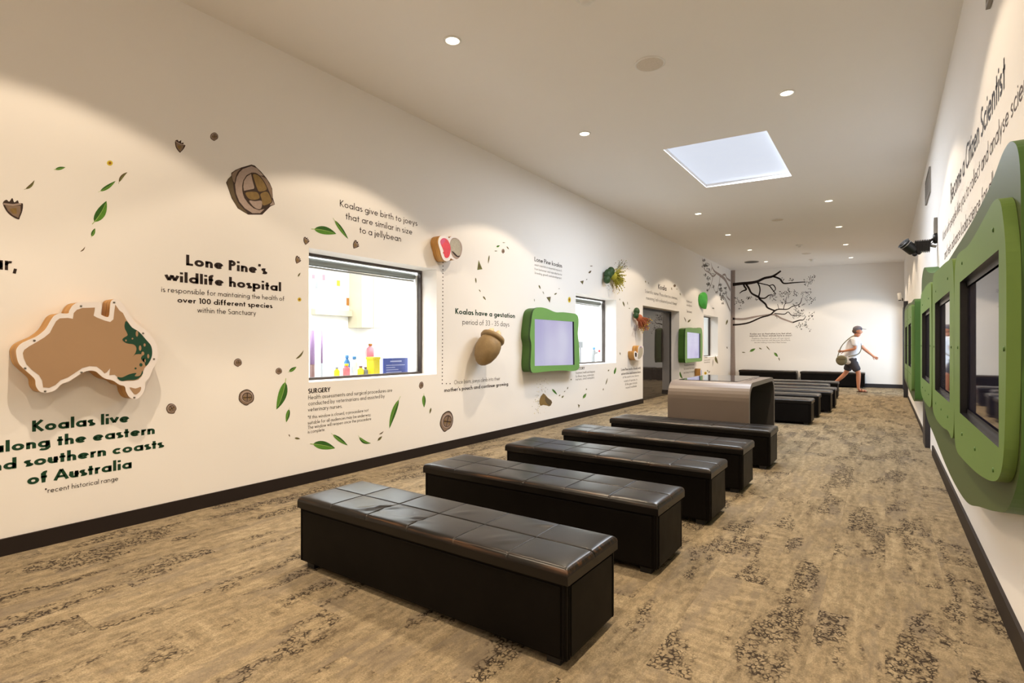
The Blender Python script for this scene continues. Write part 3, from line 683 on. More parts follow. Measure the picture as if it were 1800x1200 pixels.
# ------------------------------------------------------------------ lettering: a geometric sans drawn with strokes
def arc(cx, cy, rx, ry, a0, a1, n=None):
    n = n or max(6, int(abs(a1 - a0) / 12)); return [(cx + rx * math.cos(math.radians(a0 + (a1 - a0) * i / n)), cy + ry * math.sin(math.radians(a0 + (a1 - a0) * i / n))) for i in range(n + 1)]
XH, CAP, ASC, DES = 62.0, 100.0, 106.0, -30.0
def glyph(c, w):
    """(advance, strokes); unit = cap height 100"""
    h = w / 2; R = XH / 2; r = R - h; top = XH; bowl = [arc(R, R, r, r, 0, 360)]
    g = {
        'o': (2 * R, bowl), 'a': (2 * R, bowl + [[(2 * R - h, 0), (2 * R - h, top)]]), 'd': (2 * R, bowl + [[(2 * R - h, 0), (2 * R - h, ASC)]]),
        'b': (2 * R, bowl + [[(h, 0), (h, ASC)]]), 'p': (2 * R, bowl + [[(h, DES), (h, top)]]), 'q': (2 * R, bowl + [[(2 * R - h, DES), (2 * R - h, top)]]),
        'g': (2 * R, bowl + [[(2 * R - h, top), (2 * R - h, -6)] + arc(R, -6, r, 24 - h, 0, -150)]),
        'c': (52, [arc(R, R, r, r, 48, 312)]), 'e': (2 * R, [arc(R, R, r, r, 0, 318), [(w * .6, R), (2 * R - h, R)]]),
        'f': (34, [[(14, 0), (14, 84)] + arc(30, 84, 16, 22 - h, 180, 80), [(0, top - h), (32, top - h)]]),
        't': (32, [[(16, 0), (16, 86)], [(0, top - h), (32, top - h)]]),
        'l': (w, [[(h, 0), (h, ASC)]]), 'i': (w, [[(h, 0), (h, top)], [(h, 80), (h, 80 + max(w, 10))]]),
        'j': (w + 4, [[(h + 4, 80), (h + 4, 80 + max(w, 10))], [(h + 4, top), (h + 4, -14)] + arc(h - 8, -14, 12, 16 - h / 2, 0, -80)]),
        'h': (50, [[(h, 0), (h, ASC)], [(h, 34)] + arc(25, 36, 25 - h, 26 - h, 180, 0) + [(50 - h, 0)]]),
        'n': (50, [[(h, 0), (h, top)], [(h, 34)] + arc(25, 36, 25 - h, 26 - h, 180, 0) + [(50 - h, 0)]]),
        'm': (84, [[(h, 0), (h, top)], [(h, 34)] + arc(23, 38, 23 - h, 24 - h, 180, 0) + [(46 - h, 0)], [(46 - h, 34)] + arc(63 - h / 2, 38, 21 - h / 2, 24 - h, 180, 0) + [(84 - h, 0)]]),
        'r': (32, [[(h, 0), (h, top)], [(h, 32)] + arc(26, 34, 26 - h, 28 - h, 180, 70)]),
        'u': (50, [[(h, top), (h, 26)] + arc(25, 26, 25 - h, 26 - h, 180, 360) + [(50 - h, 26), (50 - h, top)], [(50 - h, 0), (50 - h, top)]]),
        's': (38, [arc(19, 46, 16 - h / 3, 16 - h, 40, 255, 10) + arc(19, 16.5, 18 - h / 3, 16.5 - h, 80, -140, 10)]),
        'k': (48, [[(h, 0), (h, ASC)], [(h, 26), (44, top)], [(w, 30), (46, 0)]]),
        'v': (50, [[(3, top), (25, h)], [(25, h), (47, top)]]), 'w': (80, [[(3, top), (22, h)], [(22, h), (40, top)], [(40, top), (58, h)], [(58, h), (77, top)]]),
        'x': (48, [[(3, 0), (45, top)], [(3, top), (45, 0)]]), 'y': (50, [[(3, top), (25, 2)], [(47, top), (14, DES)]]),
        'z': (46, [[(2, top - h), (44, top - h)], [(42, top - h), (4, h)], [(2, h), (46, h)]]),
        'K': (58, [[(h, 0), (h, CAP)], [(h, 44), (52, CAP)], [(w, 50), (56, 0)]]), 'L': (44, [[(h, 0), (h, CAP)], [(0, h), (44, h)]]),
        'P': (50, [[(h, 0), (h, CAP)], [(h, CAP - h), (24, CAP - h)] + arc(24, CAP - 28, 26 - h, 28 - h, 90, -90) + [(h, CAP - 56 + h)]]),
        'S': (50, [arc(25, 74, 22 - h / 2, 26 - h, 35, 260, 12) + arc(25, 26, 24 - h / 2, 26 - h, 82, -145, 12)]),
        'U': (64, [[(h, CAP), (h, 32)] + arc(32, 32, 32 - h, 32 - h, 180, 360) + [(64 - h, CAP)]]),
        'R': (54, [[(h, 0), (h, CAP)], [(h, CAP - h), (24, CAP - h)] + arc(24, CAP - 28, 26 - h, 28 - h, 90, -90) + [(h, CAP - 56 + h)], [(22, 44), (52, 0)]]),
        'G': (82, [arc(48, 50, 48 - h, 50 - h, 45, 358), [(52, 48), (96 - h, 48)]]), 'E': (46, [[(h, 0), (h, CAP)], [(0, h), (46, h)], [(0, CAP - h), (46, CAP - h)], [(0, 52), (42, 52)]]),
        'Y': (58, [[(2, CAP), (29, 44)], [(56, CAP), (29, 44)], [(29, 46), (29, 0)]]), 'H': (64, [[(h, 0), (h, CAP)], [(64 - h, 0), (64 - h, CAP)], [(h, 52), (64 - h, 52)]]),
        'T': (50, [[(25, 0), (25, CAP)], [(0, CAP - h), (50, CAP - h)]]), 'O': (96, [arc(48, 50, 48 - h, 50 - h, 0, 360)]), 'I': (w, [[(h, 0), (h, CAP)]]),
        'C': (74, [arc(50, 50, 50 - h, 50 - h, 45, 315)]), 'A': (74, [[(3, 0), (37, CAP - 2)], [(71, 0), (37, CAP - 2)], [(16, 32), (58, 32)]]),
        'B': (52, [[(h, 0), (h, CAP)], [(h, CAP - h), (24, CAP - h)] + arc(24, CAP - 24, 23 - h, 24 - h, 90, -90) + [(h, CAP - 48 + h)], [(24, CAP - 48)] + arc(24, 27, 28 - h, 27 - h, 90, -90) + [(h, h)]]),
        'N': (68, [[(h, 0), (h, CAP)], [(68 - h, 0), (68 - h, CAP)], [(h, CAP - 4), (68 - h, 4)]]),
        'M': (82, [[(4, 0), (14, CAP)], [(14, CAP), (41, 14)], [(41, 14), (68, CAP)], [(68, CAP), (78, 0)]]),
        'D': (66, [[(h, 0), (h, CAP)], [(h, CAP - h), (18, CAP - h)] + arc(18, 50, 48 - h, 50 - h, 90, -90) + [(h, h)]]), 'W': (108, [[(3, CAP), (30, 4)], [(30, 4), (54, CAP)], [(54, CAP), (78, 4)], [(78, 4), (105, CAP)]]),
        '0': (56, [arc(28, 50, 28 - h, 50 - h, 0, 360)]), '1': (30, [[(22, 0), (22, CAP)], [(4, CAP - 14), (22, CAP - 4)]]),
        '3': (52, [arc(25, 75, 20, 25 - h, 150, -80) + arc(25, 27, 26 - h, 27 - h, 85, -150)]), '5': (52, [[(48, CAP - h), (18, CAP - h), (12, 56)], [(12, 56)] + arc(24, 32, 28 - h, 32 - h, 115, -140)]),
        '2': (52, [arc(26, 72, 24 - h, 28 - h, 170, -30) + [(6, h)], [(4, h), (52, h)]]),
        ',': (14, [[(9, 14), (3, -18)]]), '.': (w, [[(h, 0), (h, max(w, 10))]]), "'": (w, [[(h + 3, CAP), (h - 1, CAP - 26)]]),
        '-': (26, [[(2, 32), (26, 32)]]), '*': (34, [[(17, 62), (17, CAP)], [(3, 71), (31, 91)], [(3, 91), (31, 71)]]), ':': (w, [[(h, 0), (h, max(w, 10))], [(h, 48), (h, 48 + max(w, 10))]]),
        '?': (44, [arc(22, 76, 20 - h, 24 - h, 170, -60) + [(22, 26)], [(22, 0), (22, max(w, 10))]]),
    }
    return g.get(c, (20, []))
def layout(text, w):
    x = 0.0; out = []; gap = 9 + (4 if w < 12 else 0)
    for ch in text:
        if ch == ' ': x += 30; continue
        adv, st = glyph(ch, w)
        for s_ in st: out.append([(x + px, py) for px, py in s_])
        x += adv + gap
    return x - gap, out
def line(mb, S, text, xl, yl, xr, yr, cap_px, w, ink, off=0.0012):
    u0, v0 = S.at(xl, yl); u1, v1 = S.at(xr, yr); cap = cap_px * S.depth(xl, yl) / F
    wid, strokes = layout(text, w); k = (u1 - u0) / wid; kv = cap / 100.0; v = (v0 + v1) / 2
    for st in strokes:
        n = len(st); P = [Vector(p) for p in st]; L, Rr = [], []
        for i in range(n):
            d = P[min(i + 1, n - 1)] - P[max(i - 1, 0)]
            if d.length < 1e-6: d = Vector((0, 1))
            d.normalize(); q = Vector((-d.y, d.x)) * (w / 2)
            if 0 < i < n - 1:
                a = (P[i] - P[i - 1]).normalized(); b = (P[i + 1] - P[i]).normalized(); cs = max(0.5, math.sqrt(max(0, (1 + a.dot(b)) / 2))); q = q / cs
            L.append(P[i] + q); Rr.append(P[i] - q)
        for i in range(n - 1):
            mb.face([S.pt(u0 + p.x * k, v + p.y * kv, off) for p in (Rr[i], Rr[i + 1], L[i + 1], L[i])], ink)
def lettering(S, lines, label, ink='ink'):
    mb = MB()
    for ln in lines: line(mb, S, *ln[:7], ln[7] if len(ln) > 7 else ink)
    p = S.pt(*S.at(lines[0][1], lines[0][2]), 0.0012)
    return tag(mb.build('wall_lettering', None, p), label, 'lettering', 'wall texts')
BO, SB, LI = 20, 15, 10.5
lettering(LW, [('year,', -72, 467, 29, 476.4, 28, SB)], "large dark lettering cut off at the left edge, ending 'ar,'")
lettering(LW, [("Lone Pine's", 327, 467, 468.5, 481.3, 18.8, BO), ('wildlife hospital', 290.6, 494.6, 494, 511, 18, BO), ('is responsible for maintaining the health of', 283.4, 513, 499.5, 528.5, 9.6, LI),
               ('over 100 different species', 311.8, 532, 478.6, 541, 10, 16), ('within the Sanctuary', 347, 549.3, 449.7, 554, 9.5, LI)], 'dark lettering about the wildlife hospital, left of the big window')
lettering(LW, [('Koalas live', 56.4, 758, 227, 742, 19.5, BO), ('along the eastern', -17, 796, 271.9, 762.9, 19.5, BO), ('and southern coasts', -45, 832, 287, 786.9, 19.5, BO), ('of Australia', 47.7, 852, 231.4, 822.5, 19.5, BO),
               ('*recent historical range', 78.7, 865.5, 207.6, 845.6, 9, LI, 'ink')], 'bold green lettering Koalas live along the eastern coasts, below the map sign', 'ink_green')
lettering(LW, [('Koalas give birth to joeys', 597.4, 363.5, 733.3, 396.4, 11.8, 11), ('that are similar in size', 607.4, 385.7, 724.4, 411.8, 11.8, 11), ('to a jellybean', 631.8, 409.8, 704.8, 424.2, 11.8, 11)], 'dark lettering about joeys and a jellybean, above the big window')
lettering(LW, [('SURGERY', 541.7, 691.2, 580.2, 688.6, 8.5, 17), ('Health assessments and surgical procedures are', 541.7, 701.9, 689.2, 688.3, 7.4, 10), ('conducted by veterinarians and assisted by', 541.7, 711.7, 675.9, 699.5, 7.4, 10), ('veterinary nurses.', 541.3, 722.4, 601.4, 717.3, 7.4, 10),
               ('*If this window is closed, a procedure not', 541, 735.7, 647.6, 723.5, 6, 10), ('suitable for all audiences may be underway.', 541, 744.6, 652.3, 731.7, 6, 10), ('The window will reopen once the procedure', 541, 753.5, 652.3, 738.4, 6, 10), ('is complete.', 541, 761.3, 571.3, 757.5, 6, 10)],
          'SURGERY lettering in small dark type below the big window')
lettering(LW, [('Lone Pine koalas', 939.5, 459.2, 987.8, 470, 7.8, 14), ('assist scientists in essential research', 939.5, 467.5, 987.5, 476.7, 4, 9, 'ink_soft'), ('from behaviour and reproduction to', 939.5, 474.6, 987.5, 483.7, 4, 9, 'ink_soft'), ('breeding, growth and development', 940, 481.7, 987, 490, 4, 9, 'ink_soft')],
          'Lone Pine koalas lettering above the larger green wall screen')
lettering(LW, [('Koalas have a gestation', 800.3, 551.7, 905, 558.8, 10, 17), ('period of 33 - 35 days', 812.8, 570.5, 895, 573.3, 9.6, 9, 'ink')], 'green lettering about the gestation period, above the brown gumnut sculpture', 'ink_green')
lettering(LW, [('Once born, joeys climb into their', 798.3, 675, 878.8, 668, 7, 9), ("mother's pouch and continue growing", 780.8, 687.8, 893, 678.3, 7, 16)], 'dark lettering about the pouch, below the brown gumnut sculpture')
lettering(LW, [('Koala', 1157, 508, 1171.3, 510.8, 9, 15), ('Scientific name: Phascolarctos cinereus,', 1133.8, 514.7, 1190.8, 526.2, 6, 10), ("meaning 'ash-coloured pouch bear'", 1135.8, 526.7, 1190, 535.8, 6, 10)], 'Koala scientific name lettering above the dark doorway')
lettering(LW, [('Koalas eat', 1207, 530.8, 1216, 532.5, 3.6, 10), ('eucalyptus', 1207, 537.5, 1216, 539, 3.6, 10), ('leaves', 1207.5, 549, 1216, 550.5, 5, 12)], 'small leaves lettering high on the wall right of the doorway', 'ink_soft')
lettering(LW, [('LABORATORY', 1002, 651, 1027.5, 649, 5, 17), ('Treatment, health and diagnosis', 1011.7, 657.5, 1045.8, 654, 4.2, 9), ('for illness, injury, veterinary', 1011.7, 663.3, 1044, 660, 4.2, 9), ('nurses, and samples', 1011.7, 668.3, 1044.5, 665, 4.2, 9)], 'small dark lettering below the second window, partly behind the green screen', 'ink_soft')
lettering(LW, [('Lone Pine works closely with', 1091.7, 650.8, 1126, 649, 4.5, 14), ('universities and researchers', 1092, 657.5, 1126, 656.5, 4.5, 14), ('at the country most diverse', 1094.7, 663.3, 1123, 662.5, 4, 9), ('variety of species, to', 1096.7, 670, 1120, 669.5, 4, 9), ('fill the gaps in koala', 1098.7, 675.8, 1119.7, 675.3, 4, 9), ('research worldwide', 1099.7, 681.7, 1119, 681, 4, 9)], 'six lines of small lettering just left of the doorway', 'ink_soft')
lettering(LW, [('Koalas are active', 1203, 643, 1220, 641.5, 3.6, 10), ('for around four hours', 1202, 649.5, 1220.5, 648, 3.6, 10), ('and sleep for twenty', 1201.5, 656, 1221, 654.5, 3.6, 10)], 'small lettering below the farther green wall screen', 'ink_soft')
lettering(LW, [('CONSULT', 1237.5, 629.5, 1244, 629, 3, 14), ('Checks for the animals', 1237.5, 634, 1248, 633.2, 2.8, 9), ('before and after care', 1237.5, 638, 1248, 637.2, 2.8, 9)], 'tiny lettering below the farthest window', 'ink_soft')
lettering(BW, [('Koalas are an Australian icon, but what', 1318.4, 587.4, 1390.6, 587.6, 2.6, 16), ('surprises do these animals have in store?', 1317.6, 590.9, 1392, 591.1, 2.6, 16), ('Explore the lives of one of our most', 1322, 595.4, 1388, 595.6, 2.5, 9), ('iconic native species and discover the efforts', 1320.4, 598.9, 1389, 599.1, 2.5, 9), ('we are making to protect their homes', 1326, 602.6, 1382.4, 602.8, 2.5, 9)], 'small lettering on the back wall under the mural branches', 'ink_soft')
def wline(mb, S, text, u0, u1, v, cap, w, ink):
    wid, strokes = layout(text, w); k = (u1 - u0) / wid; kv = cap / 100.0
    for st in strokes:
        stroke2(mb, S, [(u0 + p[0] * k, v + p[1] * kv) for p in st], w * (k + kv) / 2, 0.0012, ink)
mb = MB(); wline(mb, RW, 'Become a Citizen Scientist', -5.64, -3.22, 2.375, 0.165, 13, 'ink'); tag(mb.build('wall_lettering', None, (XR - .0012, -(-4.4), 2.4)), 'Become a Citizen Scientist heading high on the right wall', 'lettering', 'wall texts')
mb = MB(); wline(mb, RW, 'Work with people like you to collect and analyse scientific data', -6.4, -2.15, 2.185, 0.095, 9, 'ink_soft'); tag(mb.build('wall_lettering', None, (XR - .0012, 4.2, 2.2)), 'thin lettering line under the Citizen Scientist heading on the right wall', 'lettering', 'wall texts')
mb = MB(); wline(mb, RW, 'and help advance koala science for all', -6.2, -3.55, 1.99, 0.095, 9, 'ink_soft'); tag(mb.build('wall_lettering', None, (XR - .0012, 4.8, 2.0)), 'lowest thin lettering line on the right wall, running behind the near green panel', 'lettering', 'wall texts')
# dotted guide line
mb = MB()
for k in range(34):
    px = 778.5 - 1.2 * k / 33; py = 461 + k * 6.45
    stroke2(mb, LW, [LW.at(px - 0.75, py), LW.at(px + 0.75, py)], 0.013, 0.0012, 'ink')
for px in (784.5, 791.0): stroke2(mb, LW, [LW.at(px - 0.75, 674), LW.at(px + 0.75, 674)], 0.013, 0.0012, 'ink')
tag(mb.build('dotted_line'), 'dotted line running down from the jellybean sign to the pouch lettering', 'line')['kind'] = 'stuff'

# ------------------------------------------------------------------ printed leaves, gumnuts and blossoms
def px_fill(mb, S, pts, off, mname): fill(mb, S, [[S.at(*p) for p in pts]], off, mname)
def leaf(S, x0, y0, x1, y1, wpx, label, bend=0.0, mats=('leaf', 'leaf_dark', 'leaf_vein'), group=None):
    a, b = Vector((x0, y0)), Vector((x1, y1)); d = b - a; L = d.length; d.normalize(); n = Vector((-d.y, d.x)); mb = MB()
    def ctr(t): return a + d * (L * t) + n * (bend * L * 4 * t * (1 - t))
    ts = [i / 10 for i in range(11)]; hw = [wpx / 2 * (math.sin(math.pi * min(1, t ** 0.8)) ** 0.85 if 0 < t < 1 else 0.0) for t in ts]
    up = [ctr(t) + n * h for t, h in zip(ts, hw)]; dn = [ctr(t) - n * h for t, h in zip(ts, hw)]; mid = [ctr(t) for t in ts]
    px_fill(mb, S, [tuple(p) for p in up + mid[-2:0:-1]], 0.0012, mats[0]); px_fill(mb, S, [tuple(p) for p in mid + dn[-2:0:-1]], 0.0012, mats[1])
    if wpx >= 4:
        vw = max(0.5, wpx * 0.07)
        v = [ctr(t) + n * vw * 0.5 * (1 - t * 0.6) for t in [i / 8 for i in range(-1, 8)]]; v2 = [ctr(t) - n * vw * 0.5 * (1 - t * 0.6) for t in [i / 8 for i in range(-1, 8)]]
        px_fill(mb, S, [tuple(p) for p in v + v2[::-1]], 0.0020, mats[2])
    o = mb.build('leaf_decal', None, S.pt(*S.at((x0 + x1) / 2, (y0 + y1) / 2), 0.0012))
    return tag(o, label, 'leaf', group or 'printed leaves')
OL = ('leaf_olive', 'leaf_brown', 'leaf_olive'); BR = ('leaf_brown', 'leaf_brown', 'leaf_brown')
g1 = 'printed leaves left of the hospital lettering'
leaf(LW, 97, 297.5, 115, 294, 5.5, 'small flat green leaf, uppermost of the leaves at the far left', 0, group=g1)
leaf(LW, 45, 332, 60.5, 316.5, 5, 'small curled olive leaf above the brown cup gumnut at the left edge', 0.1, OL, g1)
leaf(LW, 176, 336, 203, 318, 7, 'slanted slim green leaf under the round yellow blossom', 0.03, group=g1)
leaf(LW, 209, 320, 224, 302.7, 5.5, 'short olive leaf right of the slanted slim leaf under the yellow blossom', -0.1, OL, g1)
leaf(LW, 165.5, 390, 187, 353, 17, 'broad bright green leaf, biggest at the far left, above the map sign', 0.05, group=g1)
leaf(LW, 161, 415.5, 167, 401, 6.5, 'tiny green leaf just below the broad bright leaf at far left', 0, group=g1)
leaf(LW, 141, 442, 149.5, 433, 2.2, 'thin brown sliver, lowest of the far left leaves above the map', 0.12, BR, g1)
g2 = 'printed leaves around the big window'
leaf(LW, 552, 402.4, 591, 411, 14, 'broad green leaf lying flat left of the jellybean lettering', -0.04, group=g2)
leaf(LW, 588, 387, 612, 420, 6.5, 'narrow green leaf pointing down right beside the jellybean lettering', 0.0, group=g2)
leaf(LW, 523.5, 486, 528, 479, 2.5, 'tiny olive leaf left of the big window near its top', 0, OL, g2)
leaf(LW, 519.7, 630.7, 533.5, 615, 3.4, 'thin curved olive leaf left of the big window near its sill', 0.1, OL, g2)
leaf(LW, 508, 653, 521, 644.5, 6, 'small green leaf left of the big window, above the long upright leaf', 0, group=g2)
leaf(LW, 501.5, 671, 485.7, 719.7, 15, 'long broad upright green leaf left of the surgery lettering', -0.04, group=g2)
leaf(LW, 508, 719, 503, 742, 6.8, 'medium upright leaf below the long broad leaf, left of the surgery lettering', 0, group=g2)
leaf(LW, 507.5, 763, 509.7, 767.5, 1.8, 'minute brown sliver left of the surgery lettering, near the skirting', 0, BR, g2)
leaf(LW, 518, 769.5, 527.5, 771, 3.4, 'tiny olive leaf left of the broad leaf at the foot of the surgery lettering', 0, OL, g2)
leaf(LW, 550, 780, 589, 787.5, 14.5, 'broad flat green leaf below the surgery lettering', -0.03, group=g2)
leaf(LW, 585, 763.5, 611, 782.5, 7, 'slim green leaf right of the broad flat leaf below the surgery lettering', 0.0, group=g2)
leaf(LW, 631.4, 768, 652, 778.7, 6, 'curved dark leaf below the end of the surgery lettering', 0.14, ('leaf_dark', 'leaf', 'leaf_vein'), g2)
leaf(LW, 666.3, 763, 674, 757.3, 2, 'thin brown sliver, upper of the tiny pair below the long slim leaf', 0.1, BR, g2)
leaf(LW, 664, 774, 671.5, 766.4, 4, 'tiny olive leaf, lower of the tiny pair below the long slim leaf', 0, OL, g2)
leaf(LW, 701, 702, 684.3, 753, 8.5, 'long slim upright green leaf right of the surgery lettering', 0.03, group=g2)
leaf(LW, 744.9, 694, 745.3, 716, 6.2, 'small upright green leaf under the right end of the big window', 0, group=g2)
leaf(LW, 757.5, 716.5, 755.3, 727, 2.8, 'tiny olive leaf just above the printed gumnut with four chambers by the skirting', 0, OL, g2)
g3 = 'tiny printed flecks left of the gestation lettering'
for q in ((869, 441, 874.5, 441, 1.4), (883, 426.3, 888, 426.3, 1.2), (890.5, 433, 894.5, 438.3, 2), (860, 448.3, 858, 463.3, 2.2), (835.8, 488, 837, 497.5, 2.2), (841.7, 508.7, 845, 513, 1.6), (849, 520.5, 854, 527.3, 2.6)):
    leaf(LW, *q, 'tiny olive leaf fleck in the loose arc above the gestation lettering', 0, OL, g3)
leaf(LW, 872.5, 433.8, 878.5, 431.5, 3.2, 'tiny green leaf at the top of the arc above the gestation lettering', 0)
g4 = 'tiny printed flecks above the larger green screen'
for q in ((947, 500.8, 950, 508, 2.4), (953.8, 512, 956.3, 516.8, 1.2), (974.3, 517.7, 979, 514.8, 2.4), (981.5, 507.2, 984, 507.2, 1), (939, 530 - 5, 939.5, 534 - 4, 1)):
    leaf(LW, *q, 'tiny olive leaf fleck on the wall above the larger green screen', 0, OL, g4)
g5 = 'tiny printed flecks left of the second window top'
for q in ((1034.5, 480, 1039.5, 475.5, 3.2), (1037, 467.5, 1042, 467.3, 1.4), (1030.5, 492, 1032, 490, 1.6)):
    leaf(LW, *q, 'tiny grey leaf fleck on the wall above the second window', 0, BR, g5)
g6 = 'tiny printed leaves right of the second window'
for q in ((1094.7, 529.5, 1097.8, 539, 2.6), (1105, 541.7, 1107.8, 542, 1.3), (1102.5, 530, 1103.3, 536, 1), (1089, 524.5, 1089.6, 528, 1), (1089.5, 619, 1090.3, 624, 1.6), (1088, 508, 1089.5, 511.5, 1.6)):
    leaf(LW, *q, 'tiny olive leaf on the wall strip between second window and doorway', 0, OL, g6)
g7 = 'tiny printed leaves around the doorway heading'
for q in ((1134, 493, 1135, 497, 1.4), (1139.5, 496, 1140, 499, 1), (1180, 505, 1181, 510, 1.4), (1189, 507, 1190.5, 509, 1.2), (1195, 515, 1196.3, 519, 1.2)):
    leaf(LW, *q, 'tiny olive leaf near the lettering above the doorway', 0, OL, g7)
leaf(LW, 1208.7, 566.3, 1214.2, 561, 3, 'small olive leaf just above the farther green wall screen', 0, OL)
leaf(LW, 1202.5, 557, 1206.3, 566.3, 1.4, 'thin dark sliver left of the small leaf above the farther green wall screen', 0, BR)
leaf(LW, 1279, 561.7, 1276, 571, 3, 'small olive leaf close to the mural trunk, level with the far window top', 0, OL)
leaf(LW, 1257.3, 626.5, 1262, 639.3, 4.2, 'grey green leaf below the right corner of the farthest window', 0.05, OL)
leaf(LW, 1253.5, 631, 1252.6, 644.5, 1, 'hair thin dark stem beside the grey green leaf below the farthest window', 0, BR)
leaf(LW, 1195, 653, 1200.5, 666.5, 3.2, 'slim green leaf at the bottom right of the doorway', 0.08)
leaf(LW, 1277.5, 609, 1278.5, 613, 1.5, 'tiny grey fleck left of the mural trunk, right of the farthest window', 0, BR)
g8 = 'small printed leaves below the larger green screen'
for q, lb in (((970.3, 683.5, 979.3, 693.5, 3.4), 'dark slim leaf right of the printed blossom below the larger green screen'), ((982.3, 696.2, 984.8, 693.2, 1.6), 'minute leaf between two bigger ones below the larger green screen'),
              ((987.3, 699.2, 990.7, 694.8, 2.6), 'short stubby leaf, lowest in the row right of the printed blossom'), ((991.3, 689, 993.7, 686.3, 1.4), 'faint fleck, fourth leaf right of the printed blossom'),
              ((997, 684, 998.5, 679.5, 1.6), 'faint fleck, fifth leaf right of the printed blossom'), ((1003.5, 668, 1004.3, 665.5, 2), 'dark dot of a leaf under the right end of the larger green screen'),
              ((1024.8, 699.8, 1030.5, 691, 4.2), 'plump green leaf below the laboratory lettering'), ((1030.4, 685.3, 1031, 682.3, 1.8), 'tiny fleck above the plump leaf below the laboratory lettering'),
              ((1064.5, 676, 1068, 664, 1.7), 'long thin stem leaf right of the laboratory lettering'), ((1079.6, 657.5, 1082.7, 645, 3.4), 'dark upright leaf below the right edge of the second window'),
              ((1068.7, 652.3, 1070.7, 649.2, 2), 'tiny leaf below the sill of the second window'), ((1060, 686, 1060.6, 682, 1.4), 'tiny fleck above the skirting right of the plump leaf')):
    leaf(LW, *q, lb, 0, OL if q[4] < 3 else ('leaf', 'leaf_dark', 'leaf_vein'), g8)
g9 = 'printed leaves on the back wall'
for q, lb in (((1304, 619, 1310.4, 619.4, 1.6), 'leftmost tiny leaf of the arc on the back wall'), ((1318, 617.6, 1328, 612.4, 4.2), 'green leaf, largest on the left of the back wall arc'),
              ((1334, 611.4, 1339.4, 613.6, 2), 'small olive leaf at the top of the back wall arc'), ((1347, 608, 1353.6, 615.6, 1.7), 'thin pair sliver right of the top of the back wall arc'),
              ((1361, 619.6, 1367.4, 627, 4.2), 'green leaf, largest on the right of the back wall arc'), ((1368.6, 628, 1370.6, 634, 1.6), 'lowest thin sliver at the right end of the back wall arc')):
    leaf(BW, *q, lb, 0, OL if q[4] < 3 else ('leaf', 'leaf_dark', 'leaf_vein'), g9)
def tri(pts, label, mname='leaf_brown', m2='leaf_olive'):
    mb = MB(); px_fill(mb, LW, pts, 0.0012, mname); c = Vector((sum(p[0] for p in pts) / 3, sum(p[1] for p in pts) / 3))
    px_fill(mb, LW, [tuple(Vector(p) * 0.45 + c * 0.55) for p in pts], 0.0018, m2)
    tag(mb.build('gumnut_decal', None, LW.pt(*LW.at(*pts[0]), 0.0012)), label, 'gumnut', 'printed cone gumnuts')
tri([(841.2, 457), (838.8, 474.3), (847.8, 473)], 'pointed olive cone gumnut print above the gestation lettering', 'leaf_olive', 'leaf_brown')
tri([(960.3, 522.3), (968, 521.3), (966.5, 532)], 'cone gumnut print pointing down just above the larger green screen')
tri([(1019.5, 494.3), (1026, 492.8), (1024.2, 500)], 'grey cone gumnut print left above the second window')
tri([(1015.5, 710), (1019.2, 711.8), (1017.3, 717)], 'dark cone gumnut print near the skirting below the laboratory lettering')
tri([(1091, 494.5), (1095.5, 487.5), (1094, 497.5)], 'grey cone gumnut print right of the yellow blossom sculpture')

